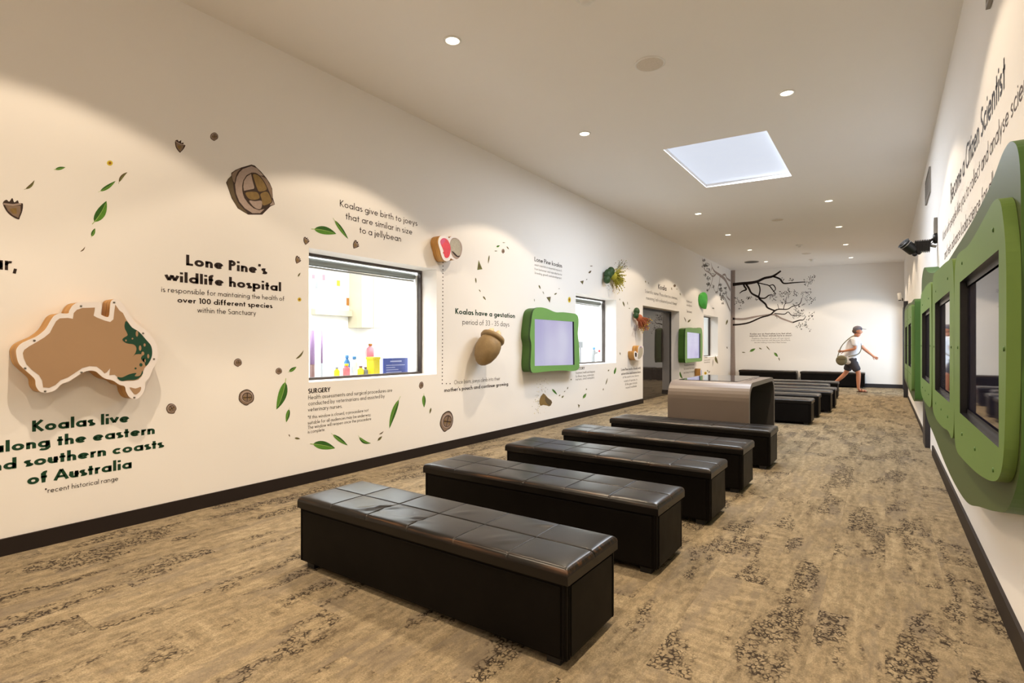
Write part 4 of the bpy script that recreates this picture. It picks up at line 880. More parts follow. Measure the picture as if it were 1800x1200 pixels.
def nut(cx, cy, r, label, kind='top', rot=0.0, sx=1.0):
    mb = MB(); ca, sa = math.cos(math.radians(rot)), math.sin(math.radians(rot))
    def T(x, y): x *= sx; return (cx + r * (x * ca - y * sa), cy + r * (x * sa + y * ca))
    def ell(ox, oy, rx, ry, n=18): return [T(ox + rx * math.cos(2 * math.pi * i / n), oy + ry * math.sin(2 * math.pi * i / n)) for i in range(n)]
    if kind == 'top':
        out = [(-1, .1), (-.85, -.55), (-.3, -.95), (.25, -1), (.8, -.6), (1, 0), (.85, .55), (.4, .85), (0, 1.08), (-.5, .85), (-.9, .5)]
        px_fill(mb, LW, [T(*p) for p in smooth_closed(out, 3)], 0.0010, 'nut_dark'); px_fill(mb, LW, [T(x * .92, y * .92) for x, y in out], 0.0014, 'nut_mid')
        px_fill(mb, LW, ell(.06, -.08, .80, .74), 0.0018, 'nut_light'); px_fill(mb, LW, ell(.10, -.02, .66, .60), 0.0022, 'nut_dark'); px_fill(mb, LW, ell(.10, 0, .58, .52), 0.0026, 'nut_mid')
        for a0 in (0, 1):
            px_fill(mb, LW, [T(.10, 0), T(.10 + (.5 if a0 else -.5), -.18), T(.10 + (.42 if a0 else -.42), .32)], 0.0030, 'nut_gold')
        px_fill(mb, LW, [T(.02, -.5), T(.16, -.5), T(.12, .5), T(.06, .5)], 0.0034, 'nut_crease'); px_fill(mb, LW, [T(-.46, .0), T(.66, -.06), T(.66, .05), T(-.46, .1)], 0.0034, 'nut_crease')
    else:
        px_fill(mb, LW, [T(*p) for p in smooth_closed([(-1, -.35), (-.7, -.75), (-.4, -.6), (-.15, -1), (.1, -.6), (.4, -.85), (.6, -.55), (.95, -.6), (1, .1), (.85, .75), (.75, 1), (.1, .8), (-.5, .4)], 3)], 0.0010, 'nut_dark')
        px_fill(mb, LW, [T(*p) for p in ((-.75, -.2), (.75, -.35), (.85, .2), (.7, .85), (.1, .65), (-.4, .3))], 0.0016, 'nut_mid')
        px_fill(mb, LW, [T(*p) for p in ((-.95, -.38), (.0, -.42), (.75, -.62), (.8, -.46), (0, -.24), (-.9, -.22))], 0.0022, 'nut_light')
        px_fill(mb, LW, [T(*p) for p in ((-.3, .1), (.4, -.1), (.5, .5), (.1, .5))], 0.0022, 'nut_gold')
    tag(mb.build('gumnut_decal', None, LW.pt(*LW.at(cx, cy), 0.0012)), label, 'gumnut', 'printed gumnuts')
nut(21.7, 366, 18, 'brown cup gumnut print at the left edge of the picture', 'side', 8)
nut(314.6, 255.8, 10, 'small dark gumnut print high up, left one of the upper pair', 'side', 30)
nut(376.5, 240, 7, 'small round gumnut print high up, right one of the upper pair')
nut(418, 637, 7, 'small grey round gumnut print right of the map sign, above the larger one')
nut(490, 652, 5.6, 'tiny round gumnut print just left of the small leaf by the window sill')
nut(433, 698, 13.6, 'mid sized round gumnut print with four chambers, between map and surgery lettering')
nut(301, 718, 9, 'round grey gumnut print just right of the map of the country sign', rot=-30)
nut(537.3, 422.5, 6, 'small brown gumnut print directly above the left corner of the big window', 'side', 40)
nut(624.7, 429, 6.6, 'small grey gumnut print just above the big window, under the jellybean lettering', 'side', 60)
nut(522.8, 455.8, 6, 'small brown gumnut print left of the top corner of the big window', 'side', 50)
nut(740.4, 676.8, 6.2, 'small gumnut print below the right corner of the big window', 'top', 10, 0.62)
nut(884.3, 441.3, 3.8, 'tiny grey gumnut print inside the arc above the gestation lettering', 'top', 0, 0.7)
nut(1185.8, 502, 2.4, 'tiny dark gumnut print right of the Koala heading', 'top', 0, 0.9)
nut(785, 740, 18, 'oval gumnut print with four chambers standing by the skirting', 'top', 12, 0.62)
def big_nut():
    mb = MB(); Z = lambda pts: [(390 + x / 10.435, 275 + y / 10.435) for x, y in pts]
    def pf(pts, off, m_, sm=True):
        if off > 0.0025:
            cx = sum(p[0] for p in pts) / len(pts); cy = sum(p[1] for p in pts) / len(pts); pts = [(cx + (x - cx) * .93, cy + (y - cy) * .93) for x, y in pts]
        px_fill(mb, LW, smooth_closed(Z(pts), 4) if sm else Z(pts), off, m_)
    out = [(75, 480), (110, 410), (170, 355), (172, 300), (250, 245), (360, 200), (540, 148), (600, 165), (720, 280), (810, 385), (880, 490), (922, 590), (935, 760), (972, 880), (890, 915), (740, 1065), (480, 1065), (290, 950), (180, 770), (120, 600)]
    pf(out, 0.0010, 'nut_dark', False)
    pf([(95, 480), (165, 375), (200, 480), (225, 650), (300, 850), (470, 1040), (300, 940), (195, 765)], 0.0014, 'leaf_brown')
    pf([(190, 310), (340, 220), (280, 300), (245, 400), (230, 480), (195, 420)], 0.0014, 'nut_mid')
    pf([(380, 230), (540, 175), (640, 215), (760, 350), (700, 350), (620, 300), (540, 295), (450, 345), (390, 440), (370, 540), (375, 640), (410, 760), (480, 860), (580, 950), (680, 985), (780, 960), (700, 1040), (560, 1040), (420, 950), (320, 830), (260, 680), (240, 520), (270, 380), (320, 290)], 0.0016, 'nut_light', False)
    pf([(700, 365), (800, 400), (880, 520), (915, 610), (925, 770), (870, 690), (800, 520)], 0.0016, 'nut_mid')
    pf([(920, 780), (965, 880), (880, 900)], 0.0016, 'nut_light', False)
    pf([(545, 300), (640, 310), (720, 380), (800, 500), (880, 680), (925, 810), (890, 870), (760, 960), (640, 970), (520, 900), (420, 770), (375, 640), (380, 480), (440, 370)], 0.0020, 'nut_crease')
    pf([(535, 305), (450, 360), (395, 450), (383, 560), (395, 640), (590, 600), (600, 570), (560, 420)], 0.0026, 'nut_light', False)
    pf([(560, 320), (640, 325), (715, 390), (800, 520), (825, 620), (690, 655), (640, 590), (590, 440)], 0.0026, 'nut_gold')
    pf([(700, 680), (830, 640), (915, 800), (890, 860), (750, 905), (720, 780)], 0.0026, 'nut_gold')
    pf([(420, 665), (540, 640), (660, 660), (695, 770), (570, 800), (480, 770)], 0.0026, 'nut_gold')
    pf([(490, 805), (600, 815), (720, 805), (742, 860), (720, 960), (640, 965), (550, 900)], 0.0026, 'nut_light')
    tag(mb.build('gumnut_decal', None, LW.pt(*LW.at(440, 333), 0.0012)), 'biggest printed gumnut with four gold chambers, high between hospital and jellybean lettering', 'gumnut', 'printed gumnuts')
big_nut()
def blossom(S, cx, cy, rx, ry, label):
    mb = MB(); e = lambda k: [(cx + rx * k * math.cos(i * math.pi / 8), cy + ry * k * math.sin(i * math.pi / 8)) for i in range(16)]
    px_fill(mb, S, e(1), 0.0010, 'yellow'); px_fill(mb, S, e(0.5), 0.0016, 'orange_core')
    tag(mb.build('blossom_decal', None, S.pt(*S.at(cx, cy), 0.0012)), label, 'flower', 'printed yellow blossoms')
blossom(LW, 193, 286.5, 5.2, 4.6, 'round yellow blossom print among the leaves at far left')
blossom(LW, 526.3, 526.3, 3.3, 3.6, 'round yellow blossom print left of the big window')
blossom(LW, 1000.8, 526.7, 2.6, 5, 'yellow blossom print left of the second window')
blossom(LW, 1240, 655.7, 2.3, 2.6, 'yellow blossom print low on the far wall beside the small wooden sign')
leaf(LW, 1243, 650, 1245, 653.5, 1.5, 'dark fleck right above the low yellow blossom on the far wall', 0, OL)
leaf(LW, 1245.5, 655.5, 1248, 651.5, 1.6, 'pale leaf right of the low yellow blossom on the far wall', 0, OL)
# printed gumnut with a spray of pollen
t = empty('blossom_print', LW.pt(*LW.at(957, 703))); mb = MB(); Z = lambda pts: [(925 + x / 10, 640 + y / 10) for x, y in pts]
px_fill(mb, LW, Z([(235, 610), (255, 560), (300, 510), (330, 530), (380, 590), (440, 635), (455, 670), (430, 725), (400, 740), (360, 725), (300, 715), (250, 730), (228, 690)]), 0.0012, 'nut_gold')
px_fill(mb, LW, Z([(330, 560), (380, 600), (440, 640), (450, 670), (425, 720), (400, 730), (360, 690), (330, 640)]), 0.0018, 'leaf_brown'); g = mb.build('cup', t); g.location = -Vector(t.location)
mb = MB(); rr = random.Random(5)
for k in range(90):
    yy = rr.uniform(250, 880); cx = 270 - (yy - 500) * 0.16 if yy < 500 else 235 - (yy - 620) * 0.1
    x = rr.gauss(cx, 55); s = rr.uniform(3, 7)
    if 228 < x < 450 and 500 < yy < 740: x = 225 - rr.uniform(0, 70)
    px_fill(mb, LW, Z([(x - s, yy), (x, yy - s), (x + s, yy), (x, yy + s)]), 0.0012, rr.choice(['leaf_olive', 'yellow', 'leaf_brown']))
g = mb.build('pollen', t); g.location = -Vector(t.location); g['kind'] = 'stuff'
tag(t, 'printed brown gumnut with pollen spray below the larger green screen', 'flower')

# ------------------------------------------------------------------ mural tree in the far left corner
t = empty('mural_tree', (XL, YB, 0)); T0 = -Vector(t.location)
Z = lambda p: (1220 + p[0] / 7.5, 430 + p[1] / 7.5)
mb = MB(); ucor = XL
top, bot = zc(XL) - 0.01, 0.115
mb.face([BW.pt(XL + .002, bot, .0012), BW.pt(XL + 0.14, bot, .0012), BW.pt(XL + 0.115, 1.4, .0012), BW.pt(XL + 0.125, top, .0012), BW.pt(XL + .002, top, .0012)], 'tree_grey')
g = mb.build('trunk', t); g.location = T0
def branch(S, pts, mname, off=0.0018):
    P = smooth_open([(*S.at(*Z(p)), p[2]) for p in pts], 4); dep = S.depth(*Z(pts[0]))
    mb = MB(); stroke2(mb, S, [(p[0], p[1]) for p in P], [p[2] / 7.5 * dep / F * (2.0 if S is LW else 1.5) for p in P], off, mname)
    g = mb.build('branch', t); g.location = T0
for pts in ([(510, 525, 28), (640, 510, 24), (720, 505, 26), (830, 485, 22), (930, 440, 20), (1040, 415, 18), (1145, 345, 13)], [(1040, 415, 16), (1130, 450, 14), (1165, 495, 13), (1200, 510, 12), (1320, 500, 10), (1470, 490, 7)],
            [(650, 515, 16), (665, 550, 15), (688, 590, 14), (640, 610, 10), (600, 640, 6)], [(680, 510, 18), (720, 570, 16), (760, 640, 14), (850, 690, 18), (870, 720, 16), (940, 780, 15), (970, 830, 14), (1065, 870, 12)],
            [(830, 490, 12), (855, 530, 11), (870, 600, 10), (850, 690, 12)], [(840, 500, 10), (920, 520, 9), (990, 540, 9), (1040, 600, 8), (1080, 650, 5)], [(990, 540, 7), (1045, 530, 9), (1075, 585, 7), (1040, 620, 5)],
            [(850, 700, 12), (930, 705, 11), (990, 665, 9), (1050, 665, 6)], [(510, 1055, 16), (600, 1050, 14), (730, 1025, 13), (880, 960, 12), (1000, 925, 12), (1065, 870, 12), (1120, 850, 10), (1230, 850, 8), (1300, 810, 6), (1380, 790, 6), (1410, 750, 5), (1420, 700, 4)],
            [(1060, 905, 8), (1190, 915, 8), (1240, 885, 6), (1290, 930, 6), (1390, 930, 5)], [(1180, 850, 6), (1200, 780, 5), (1270, 760, 4), (1310, 720, 3)], [(1200, 780, 5), (1215, 710, 4), (1225, 680, 3)], [(1120, 850, 5), (1100, 780, 3)], [(1300, 1025, 11), (1390, 995, 10), (1440, 990, 7), (1470, 950, 4)]):
    branch(BW, pts, 'tree_dark')
branch(BW, [(510, 975, 18), (650, 980, 18), (780, 955, 16), (860, 940, 12), (1050, 920, 14), (1150, 970, 13), (1300, 1025, 12)], 'tree_grey', 0.0012)
def foliage(S, clusters, mname, seed, hang):
    mb = MB(); rr = random.Random(seed)
    for (cx, cy, r, n) in clusters:
        for k in range(n):
            a = rr.uniform(0, 6.283); d = r * math.sqrt(rr.random()); x, y = cx + d * math.cos(a), cy + d * math.sin(a)
            L = rr.uniform(16, 30); an = rr.uniform(1.1, 2.0) if hang else rr.uniform(0, 6.283); w_ = rr.uniform(2.8, 5)
            dx, dy = math.cos(an), math.sin(an)
            px_fill(mb, S, [Z((x, y)), Z((x + dx * L * .5 - dy * w_, y + dy * L * .5 + dx * w_)), Z((x + dx * L, y + dy * L)), Z((x + dx * L * .5 + dy * w_, y + dy * L * .5 - dx * w_))], 0.0016, mname)
    g = mb.build('foliage', t); g.location = T0; g['kind'] = 'stuff'
foliage(BW, [(1290, 460, 26, 9), (1500, 490, 60, 26), (1560, 455, 34, 12), (1160, 455, 24, 6), (1050, 690, 48, 24), (1160, 650, 42, 18), (1245, 640, 48, 20), (1340, 660, 34, 13), (1480, 670, 50, 20), (1530, 730, 46, 20), (1180, 740, 34, 13), (1340, 810, 48, 20), (620, 750, 42, 20), (560, 715, 26, 10), (720, 690, 36, 15), (1350, 910, 60, 28), (1430, 900, 50, 22),
             (1470, 1040, 50, 20), (1380, 1060, 32, 12), (1540, 940, 40, 16), (1590, 415, 8, 3), (1530, 575, 8, 3), (1540, 625, 8, 3), (1600, 710, 8, 3), (1415, 640, 8, 3), (1325, 610, 10, 4), (1240, 585, 10, 4), (605, 830, 12, 4), (810, 720, 14, 5), (550, 775, 8, 3), (1590, 885, 10, 3), (1530, 1120, 12, 4), (1410, 1110, 8, 3), (1440, 790, 16, 5), (1160, 770, 12, 3), (1080, 950, 14, 3)], 'tree_dark', 11, False)
tag(t, 'dark mural tree with trunk in the far left corner and branches over the back wall', 'mural')
t = empty('mural_branches', (XL, YB - 1.5, 0)); T0 = -Vector(t.location)
mb = MB(); mb.face([LW.pt(YB - 0.16, SH, .0012), LW.pt(YB - .002, SH, .0012), LW.pt(YB - .002, top, .0012), LW.pt(YB - 0.05, top, .0012), LW.pt(YB - 0.07, 1.4, .0012)], 'tree_grey'); mb.build('trunk', t).location = T0
for pts in ([(478, 600, 22), (440, 520, 20), (400, 450, 22), (330, 395, 16), (270, 350, 12), (235, 290, 8), (228, 240, 4)], [(478, 475, 14), (430, 440, 12), (410, 395, 14), (375, 400, 10)], [(290, 385, 10), (250, 415, 10), (200, 370, 8), (140, 330, 6), (120, 260, 4), (105, 170, 3)],
            [(250, 415, 8), (235, 480, 7), (215, 550, 6), (175, 620, 4)], [(345, 410, 9), (330, 500, 7), (310, 600, 6), (295, 640, 4)], [(240, 520, 4), (265, 590, 4), (295, 640, 3)], [(475, 870, 16), (430, 760, 12), (400, 700, 8), (350, 680, 4)], [(472, 730, 12), (430, 680, 10), (420, 600, 8)], [(235, 300, 5), (210, 370, 5)]):
    branch(LW, pts, 'tree_grey')
foliage(LW, [(125, 190, 22, 16), (135, 270, 28, 20), (175, 250, 28, 16), (190, 320, 26, 12), (145, 390, 20, 8), (190, 430, 24, 18), (190, 510, 26, 22), (180, 590, 14, 12), (240, 380, 24, 10), (255, 540, 16, 8), (290, 610, 20, 10), (345, 520, 22, 18), (350, 580, 26, 22), (365, 640, 30, 24), (370, 700, 26, 18), (375, 760, 16, 8), (410, 560, 18, 10), (415, 620, 18, 10), (320, 290, 8, 3), (250, 830, 10, 3)], 'tree_leaf', 12, True)
tag(t, 'grey mural branches on the left wall reaching from the corner trunk', 'mural')
# ------------------------------------------------------------------ wooden signs and sculptures on the left wall
def uvs(S, pts, off): return [S.at(*p, off) for p in pts]
# map of the country
t = empty('map_sign', LW.pt(*LW.at(150, 610), 0)); T0 = -Vector(t.location)
Z = lambda p: (10 + p[0] / 6.314, 515 + p[1] / 6.314)
D = 0.138
outer = [(115, 660), (125, 610), (170, 560), (250, 520), (340, 480), (420, 420), (460, 370), (500, 300), (540, 250), (600, 225), (690, 225), (705, 195), (740, 140), (790, 108), (860, 100), (1000, 100), (1052, 105), (1065, 150), (1055, 225), (1080, 250), (1140, 262), (1155, 180), (1165, 100), (1195, 70), (1235, 68),
         (1290, 110), (1340, 180), (1390, 260), (1440, 335), (1520, 390), (1600, 460), (1665, 550), (1690, 650), (1685, 730), (1655, 800), (1620, 870), (1600, 930), (1545, 990), (1548, 1040), (1530, 1100), (1480, 1160), (1420, 1175), (1370, 1150), (1335, 1090), (1320, 1035), (1260, 1015), (1190, 970), (1110, 950), (1060, 920),
         (1000, 870), (930, 860), (860, 880), (780, 930), (700, 980), (620, 1010), (560, 1070), (490, 1100), (420, 1105), (370, 1085), (335, 1030), (325, 960), (280, 910), (200, 840), (140, 770)]
mb = MB(); plate(mb, LW, smooth_closed(uvs(LW, [Z(p) for p in outer], D), 4), 0.004, D, 'face_white', 'ply_edge'); mb.build('plywood_body', t).location = T0
inner = [(190, 665), (205, 630), (260, 590), (340, 545), (430, 490), (490, 440), (520, 380), (560, 310), (600, 280), (690, 275), (745, 285), (755, 220), (790, 185), (850, 165), (990, 160), (985, 200), (975, 250), (1010, 270), (1100, 305), (1160, 320), (1195, 290), (1205, 200), (1215, 125), (1260, 190), (1300, 220), (1335, 290),
         (1400, 380), (1480, 430), (1560, 520), (1610, 580), (1625, 650), (1615, 720), (1580, 790), (1540, 830), (1525, 870), (1510, 920), (1470, 960), (1420, 970), (1300, 975), (1250, 940), (1210, 905), (1150, 910), (1158, 835), (1120, 880), (1095, 890), (1070, 860), (1010, 815), (930, 810), (850, 830), (760, 890), (690, 935), (610, 965), (550, 1020), (480, 1050), (415, 1045), (405, 970), (370, 910), (290, 850), (230, 790), (200, 720)]
mb = MB(); fill(mb, LW, [uvs(LW, [Z(p) for p in inner], D)], D + 0.0012, 'tan'); mb.build('painted_land', t).location = T0
mb = MB(); fill(mb, LW, [smooth_closed(uvs(LW, [Z(p) for p in [(1375, 1045), (1440, 1058), (1500, 1040), (1490, 1090), (1440, 1125), (1405, 1095)]], D), 3)], D + 0.0012, 'tan'); mb.build('painted_island', t).location = T0
mb = MB()
for pts in ([(1340, 310), (1400, 380), (1480, 430), (1560, 520), (1610, 580), (1625, 650), (1615, 720), (1575, 790), (1550, 805), (1540, 770), (1520, 755), (1500, 720), (1520, 680), (1440, 680), (1405, 715), (1440, 660), (1450, 610), (1420, 570), (1340, 555), (1295, 520), (1310, 495), (1350, 470), (1345, 440), (1320, 390), (1320, 340)],
            [(1240, 930), (1290, 935), (1370, 900), (1450, 885), (1430, 920), (1490, 915), (1515, 860), (1522, 890), (1490, 930), (1440, 960), (1350, 965), (1290, 975), (1250, 955)]):
    fill(mb, LW, [smooth_closed(uvs(LW, [Z(p) for p in pts], D), 3)], D + 0.002, 'map_green')
def zell(cx, cy, rx, ry): return [Z((cx + rx * math.cos(i * math.pi / 6), cy + ry * math.sin(i * math.pi / 6))) for i in range(12)]
for e in ((1500, 795, 18, 20), (1440, 835, 12, 11), (1535, 745, 14, 22)): fill(mb, LW, [uvs(LW, zell(*e), D)], D + 0.002, 'map_green')
for e in ((1455, 450, 14, 34), (1405, 505, 10, 10), (1333, 525, 9, 11), (1540, 575, 12, 18), (1490, 610, 15, 30), (1580, 700, 12, 25), (1520, 670, 16, 22), (1545, 750, 8, 20)): fill(mb, LW, [uvs(LW, zell(*e), D)], D + 0.003, 'tan')
mb.build('painted_range', t).location = T0
for sx, sy in ((1203, 102), (835, 143), (318, 525), (215, 833), (437, 1087), (840, 878), (1525, 445), (1645, 730), (1427, 1158)):
    mb = MB(); mb.lathe([(0.006, 0), (0.006, 0.003), (0, 0.004)], LW.pt(*LW.at(*Z((sx, sy)), D), D), (1, 0, 0), 'screw', 10); mb.build('screw', t).location = T0
tag(t, 'thick plywood map of a country with tan face and green eastern coast', 'sign')

def block_sign(name, S, outline, D, paints, label, cat='sign', edge='ply_edge', face='face_white'):
    t = empty(name, S.pt(*S.at(*outline[0], 0), 0)); T0 = -Vector(t.location)
    mb = MB(); plate(mb, S, smooth_closed(uvs(S, outline, D), 4), 0.004, D, face, edge); mb.build('plywood_body', t).location = T0
    for nm, pts, m_, lift in paints:
        mb = MB(); fill(mb, S, [smooth_closed(uvs(S, pts, D), 4)], D + lift, m_); mb.build(nm, t).location = T0
    return tag(t, label, cat)
Z = lambda p: (740 + p[0] / 17.14, 400 + p[1] / 17.14)
ZZ = lambda L: [Z(p) for p in L]
block_sign('jellybean_sign', LW, ZZ([(515, 420), (550, 290), (620, 240), (720, 238), (800, 262), (845, 320), (890, 275), (950, 255), (1060, 290), (1170, 370), (1235, 500), (1245, 650), (1210, 790), (1140, 910), (1050, 970), (960, 960), (900, 925), (860, 980), (800, 1008), (720, 1000), (660, 940), (605, 810), (580, 690), (540, 560)]), 0.12,
           [('painted_bean', ZZ([(580, 400), (640, 325), (720, 318), (800, 370), (860, 480), (890, 610), (880, 760), (835, 885), (765, 915), (712, 880), (690, 800), (660, 755), (680, 710), (640, 600), (595, 500)]), 'red', 0.0012),
            ('painted_bean', ZZ([(582, 400), (640, 327), (715, 322), (725, 400), (650, 500), (605, 505)]), 'magenta', 0.002),
            ('painted_outline', ZZ([(870, 470), (930, 330), (1040, 310), (1150, 380), (1225, 520), (1235, 680), (1190, 850), (1090, 945), (1000, 915), (930, 830), (890, 660)]), 'nut_light', 0.0010),
            ('painted_joey', ZZ([(885, 480), (935, 360), (1040, 335), (1140, 400), (1180, 520), (1200, 650), (1170, 800), (1110, 880), (1030, 830), (940, 740), (900, 620)]), 'print_grey', 0.002),
            ('painted_limb', ZZ([(930, 720), (960, 715), (1040, 790), (1100, 850), (1160, 840), (1150, 880), (1090, 885), (1010, 825)]), 'nut_dark', 0.003)],
           'thick plywood sign with red jellybean and grey joey drawing')
block_sign('koala_sign', LW, [(1114.5, 618.5), (1117.5, 617), (1121, 620), (1122.3, 609), (1127, 607.3), (1130.8, 609), (1131, 622), (1126.5, 631), (1120.5, 633), (1115.5, 630)], 0.13,
           [('painted_fur', [(1121.5, 621), (1124, 611), (1129.5, 611), (1130, 621), (1126, 629), (1121, 630.5)], 'print_grey', 0.0012), ('painted_eye', [(1124.5, 609.2), (1127.5, 608.8), (1127.5, 610.6), (1124.5, 611)], 'purple', 0.002), ('painted_nose', [(1116, 620), (1119, 620.5), (1118.6, 627), (1116.5, 626)], 'nut_dark', 0.002)],
           'small wooden cut out sign with white face just left of the doorway')
block_sign('milk_sign', LW, [(1231.2, 648.6), (1233.6, 649.6), (1234, 660.5), (1231.5, 662)], 0.15,
           [('painted_face', [(1232, 650.5), (1233.4, 651), (1233.4, 660), (1232, 660.5)], 'pale_blue', 0.0012)], 'small wooden block sign low on the far wall above the touch table')

# gumnut sculpture
def lathe_thing(mb, prof, base, axis, m_, n=28): mb.lathe(prof, base, axis, m_, n)
cu, cv = LW.at(844, 640, 0.16); b = LW.pt(cu, cv, 0.16); ru, rv = LW.at(867, 594, 0.20); rim = LW.pt(ru, rv, 0.19)
ax = (rim - b); HH = ax.length; ax.normalize()
t = empty('gumnut_sculpture', b); mb = MB()
k = HH / 0.36
prof = [(0.0, 0.0), (0.035, 0.003), (0.07, 0.025), (0.115, 0.08), (0.146, 0.16), (0.156, 0.22), (0.150, 0.28), (0.132, 0.335)]
mb.lathe([(r, h * k) for r, h in prof], (0, 0, 0), ax, 'nut3d', 32); mb.build('cup', t)
mb = MB(); mb.lathe([(r, h * k) for r, h in [(0.126, 0.33), (0.150, 0.335), (0.158, 0.355), (0.150, 0.385), (0.135, 0.39), (0.115, 0.365), (0.08, 0.35), (0.0, 0.345)]], (0, 0, 0), ax, 'nut3d', 32); mb.build('rim', t)
a1 = ax.orthogonal().normalized(); a2 = ax.cross(a1)
for q in range(4):
    an = q * math.pi / 2 + 0.5; c = ax * (0.345 * k) + (a1 * math.cos(an) + a2 * math.sin(an)) * 0.085
    mb = MB(); mb.lathe([(0.056, 0.0), (0.05, 0.045), (0.034, 0.095), (0.010, 0.128), (0.0, 0.132)], c, (ax * 1.0 - (a1 * math.cos(an) + a2 * math.sin(an)) * 0.25), 'nut3d_in', 14); mb.build('valve', t)
mb = MB(); mb.blob(ax * (0.265 * k) + Vector((0.075, -0.105, 0)), (0.028, 0.03, 0.024), 'nut3d_in'); mb.build('bud_scar', t)
mb = MB(); mb.tube([ax * (0.2 * k), Vector((-0.148, 0, 0)) + ax * (0.2 * k)], 0.03, 'black_metal'); mb.build('wall_mount', t)
tag(t, 'large brown gumnut sculpture standing out from the wall under the gestation lettering', 'sculpture')

def flower_sculpt(name, cx, cy, rad, tipdx, tipdy, label, stam, n, seed, cap_parts):
    t = empty(name, LW.pt(*LW.at(cx, cy, 0.09), 0.09)); c0 = Vector(t.location); mpx = LW.depth(cx, cy) / F
    for (dx, dy, r, ex) in cap_parts:
        p = LW.pt(*LW.at(cx + dx, cy + dy, 0.09), 0.09) - c0
        mb = MB(); mb.blob(p, (r * 0.62, r * ex * .72, r * .78), 'bud_green', n=14); mb.build('bud_cap', t)
    tip = LW.pt(*LW.at(cx + tipdx, cy + tipdy, 0.10), 0.10) - c0; d = tip.normalized(); rr = random.Random(seed)
    mb = MB(); mb.blob(d * rad * 0.6, (rad * .42, rad * .55, rad * .5), stam, n=12); mb.build('flower_base', t)
    mb = MB()
    for k in range(n):
        v = Vector((rr.uniform(-.35, .8), rr.uniform(-1, 1), rr.uniform(-1, 1))) * 0.75; dd = (d + v * 0.8).normalized(); L = rad * rr.uniform(1.0, 2.1)
        p1 = dd * L * 0.6 + d * rad * .3; p2 = dd * L + d * rad * .35 + Vector((0, 0, -0.25 * rad * rr.random()))
        p1.x = max(p1.x, -0.075); p2.x = max(p2.x, -0.08)
        mb.tube([d * rad * 0.5, p1, p2], [0.006, 0.005, 0.004], stam, 4); mb.blob(p2, (0.010,) * 3, 'yellow' if rr.random() < .5 else stam, n=6)
    g = mb.build('stamens', t); g['kind'] = 'stuff'
    mb = MB(); mb.tube([Vector((0, 0, 0)), Vector((-0.088, 0, 0))], 0.02, 'black_metal'); mb.build('wall_mount', t)
    return tag(t, label, 'sculpture')
flower_sculpt('blossom_sculpture', 1074, 484, 0.16, 14, 4, 'dark green bud sculpture with yellow stamens above the second window', 'moss', 150, 4, [(-5, -2, 0.125, 1.0), (-7, 7, 0.10, 1.0), (0, -7, 0.11, 1.0)])
flower_sculpt('blossom_sculpture', 1121, 553, 0.16, 4, 8, 'green bud sculpture with hanging red stamens left of the doorway', 'red_stamen', 150, 8, [(-2, -6, 0.10, 0.9), (-3, 1, 0.09, 0.9)])
# painted pollen around the yellow blossom sculpture
mb = MB(); rr = random.Random(9); ZQ = lambda x, y: (1040 + x / 6, 440 + y / 6)
for k in range(120):
    if rr.random() < .5: x, y = rr.gauss(320, 38), rr.gauss(165, 32)
    else: x, y = rr.gauss(225, 42), rr.gauss(375, 38)
    s = rr.uniform(2, 4.5); px_fill(mb, LW, [ZQ(x - s, y), ZQ(x, y - s * 1.6), ZQ(x + s, y), ZQ(x, y + s * 1.6)], 0.0012, rr.choice(['leaf_brown', 'leaf_olive', 'orange_core', 'yellow']))
for k in range(16):
    a = (rr.uniform(255, 300), rr.uniform(190, 240)); b = (rr.uniform(270, 375), rr.uniform(95, 190)); stroke2(mb, LW, [LW.at(*ZQ(*a)), LW.at(*ZQ(*b))], 0.006, 0.0012, 'leaf_olive')
o = mb.build('pollen_decal'); o['kind'] = 'stuff'; tag(o, 'spray of printed pollen specks around the yellow blossom sculpture', 'pollen')
mb = MB()
for k in range(14):
    a = (1116 + rr.uniform(-2, 5), 573 + rr.uniform(-2, 6)); b = (a[0] - rr.uniform(0, 4), a[1] + rr.uniform(6, 18)); stroke2(mb, LW, [LW.at(*a), LW.at(*b)], 0.008, 0.0012, 'nut_light')
o = mb.build('stamen_decal'); o['kind'] = 'stuff'; tag(o, 'faint printed stamens on the wall below the red blossom sculpture', 'decal')
# leaf sculpture
t = empty('leaf_sculpture', LW.pt(*LW.at(1237, 528, 0.08), 0.08)); c0 = Vector(t.location)
base = LW.pt(*LW.at(1231.5, 516, 0.05), 0.05) - c0; tip = LW.pt(*LW.at(1241, 542, 0.10), 0.10) - c0
mb = MB(); ax = (tip - base); Lf = ax.length; ax.normalize(); sd = Vector((0.35, 0.9, 0.25)); sd -= ax * sd.dot(ax); sd.normalize(); nn = sd.cross(ax); nn = nn if nn.x > 0 else -nn
vs = []; nu, nv = 14, 8
for i in range(nu + 1):
    tt = i / nu; wd = 0.20 * math.sin(math.pi * min(1, tt ** 0.75)) ** 0.8 + 0.004
    for j in range(nv + 1):
        s_ = j / nv * 2 - 1; p = base + ax * Lf * tt + sd * wd * s_ + nn * (0.07 * (1 - abs(s_)) * math.sin(math.pi * tt) - 0.02); vs.append(p)
fs = [(i * (nv + 1) + j, i * (nv + 1) + j + 1, (i + 1) * (nv + 1) + j + 1, (i + 1) * (nv + 1) + j) for i in range(nu) for j in range(nv)]
mb.raw(vs, fs, 'leaf_bright', True); o = mb.build('blade', t); so = o.modifiers.new('thick', 'SOLIDIFY'); so.thickness = 0.025
mb = MB(); mb.tube([base + ax * Lf * q / 6 + nn * (0.07 * math.sin(math.pi * q / 6) - 0.012) for q in range(7)], 0.012, 'leaf_vein', 6); mb.build('midrib', t)
mb = MB(); mb.tube([Vector((0, 0, 0)), Vector((-0.078, 0, 0))], 0.02, 'black_metal'); mb.build('wall_mount', t)
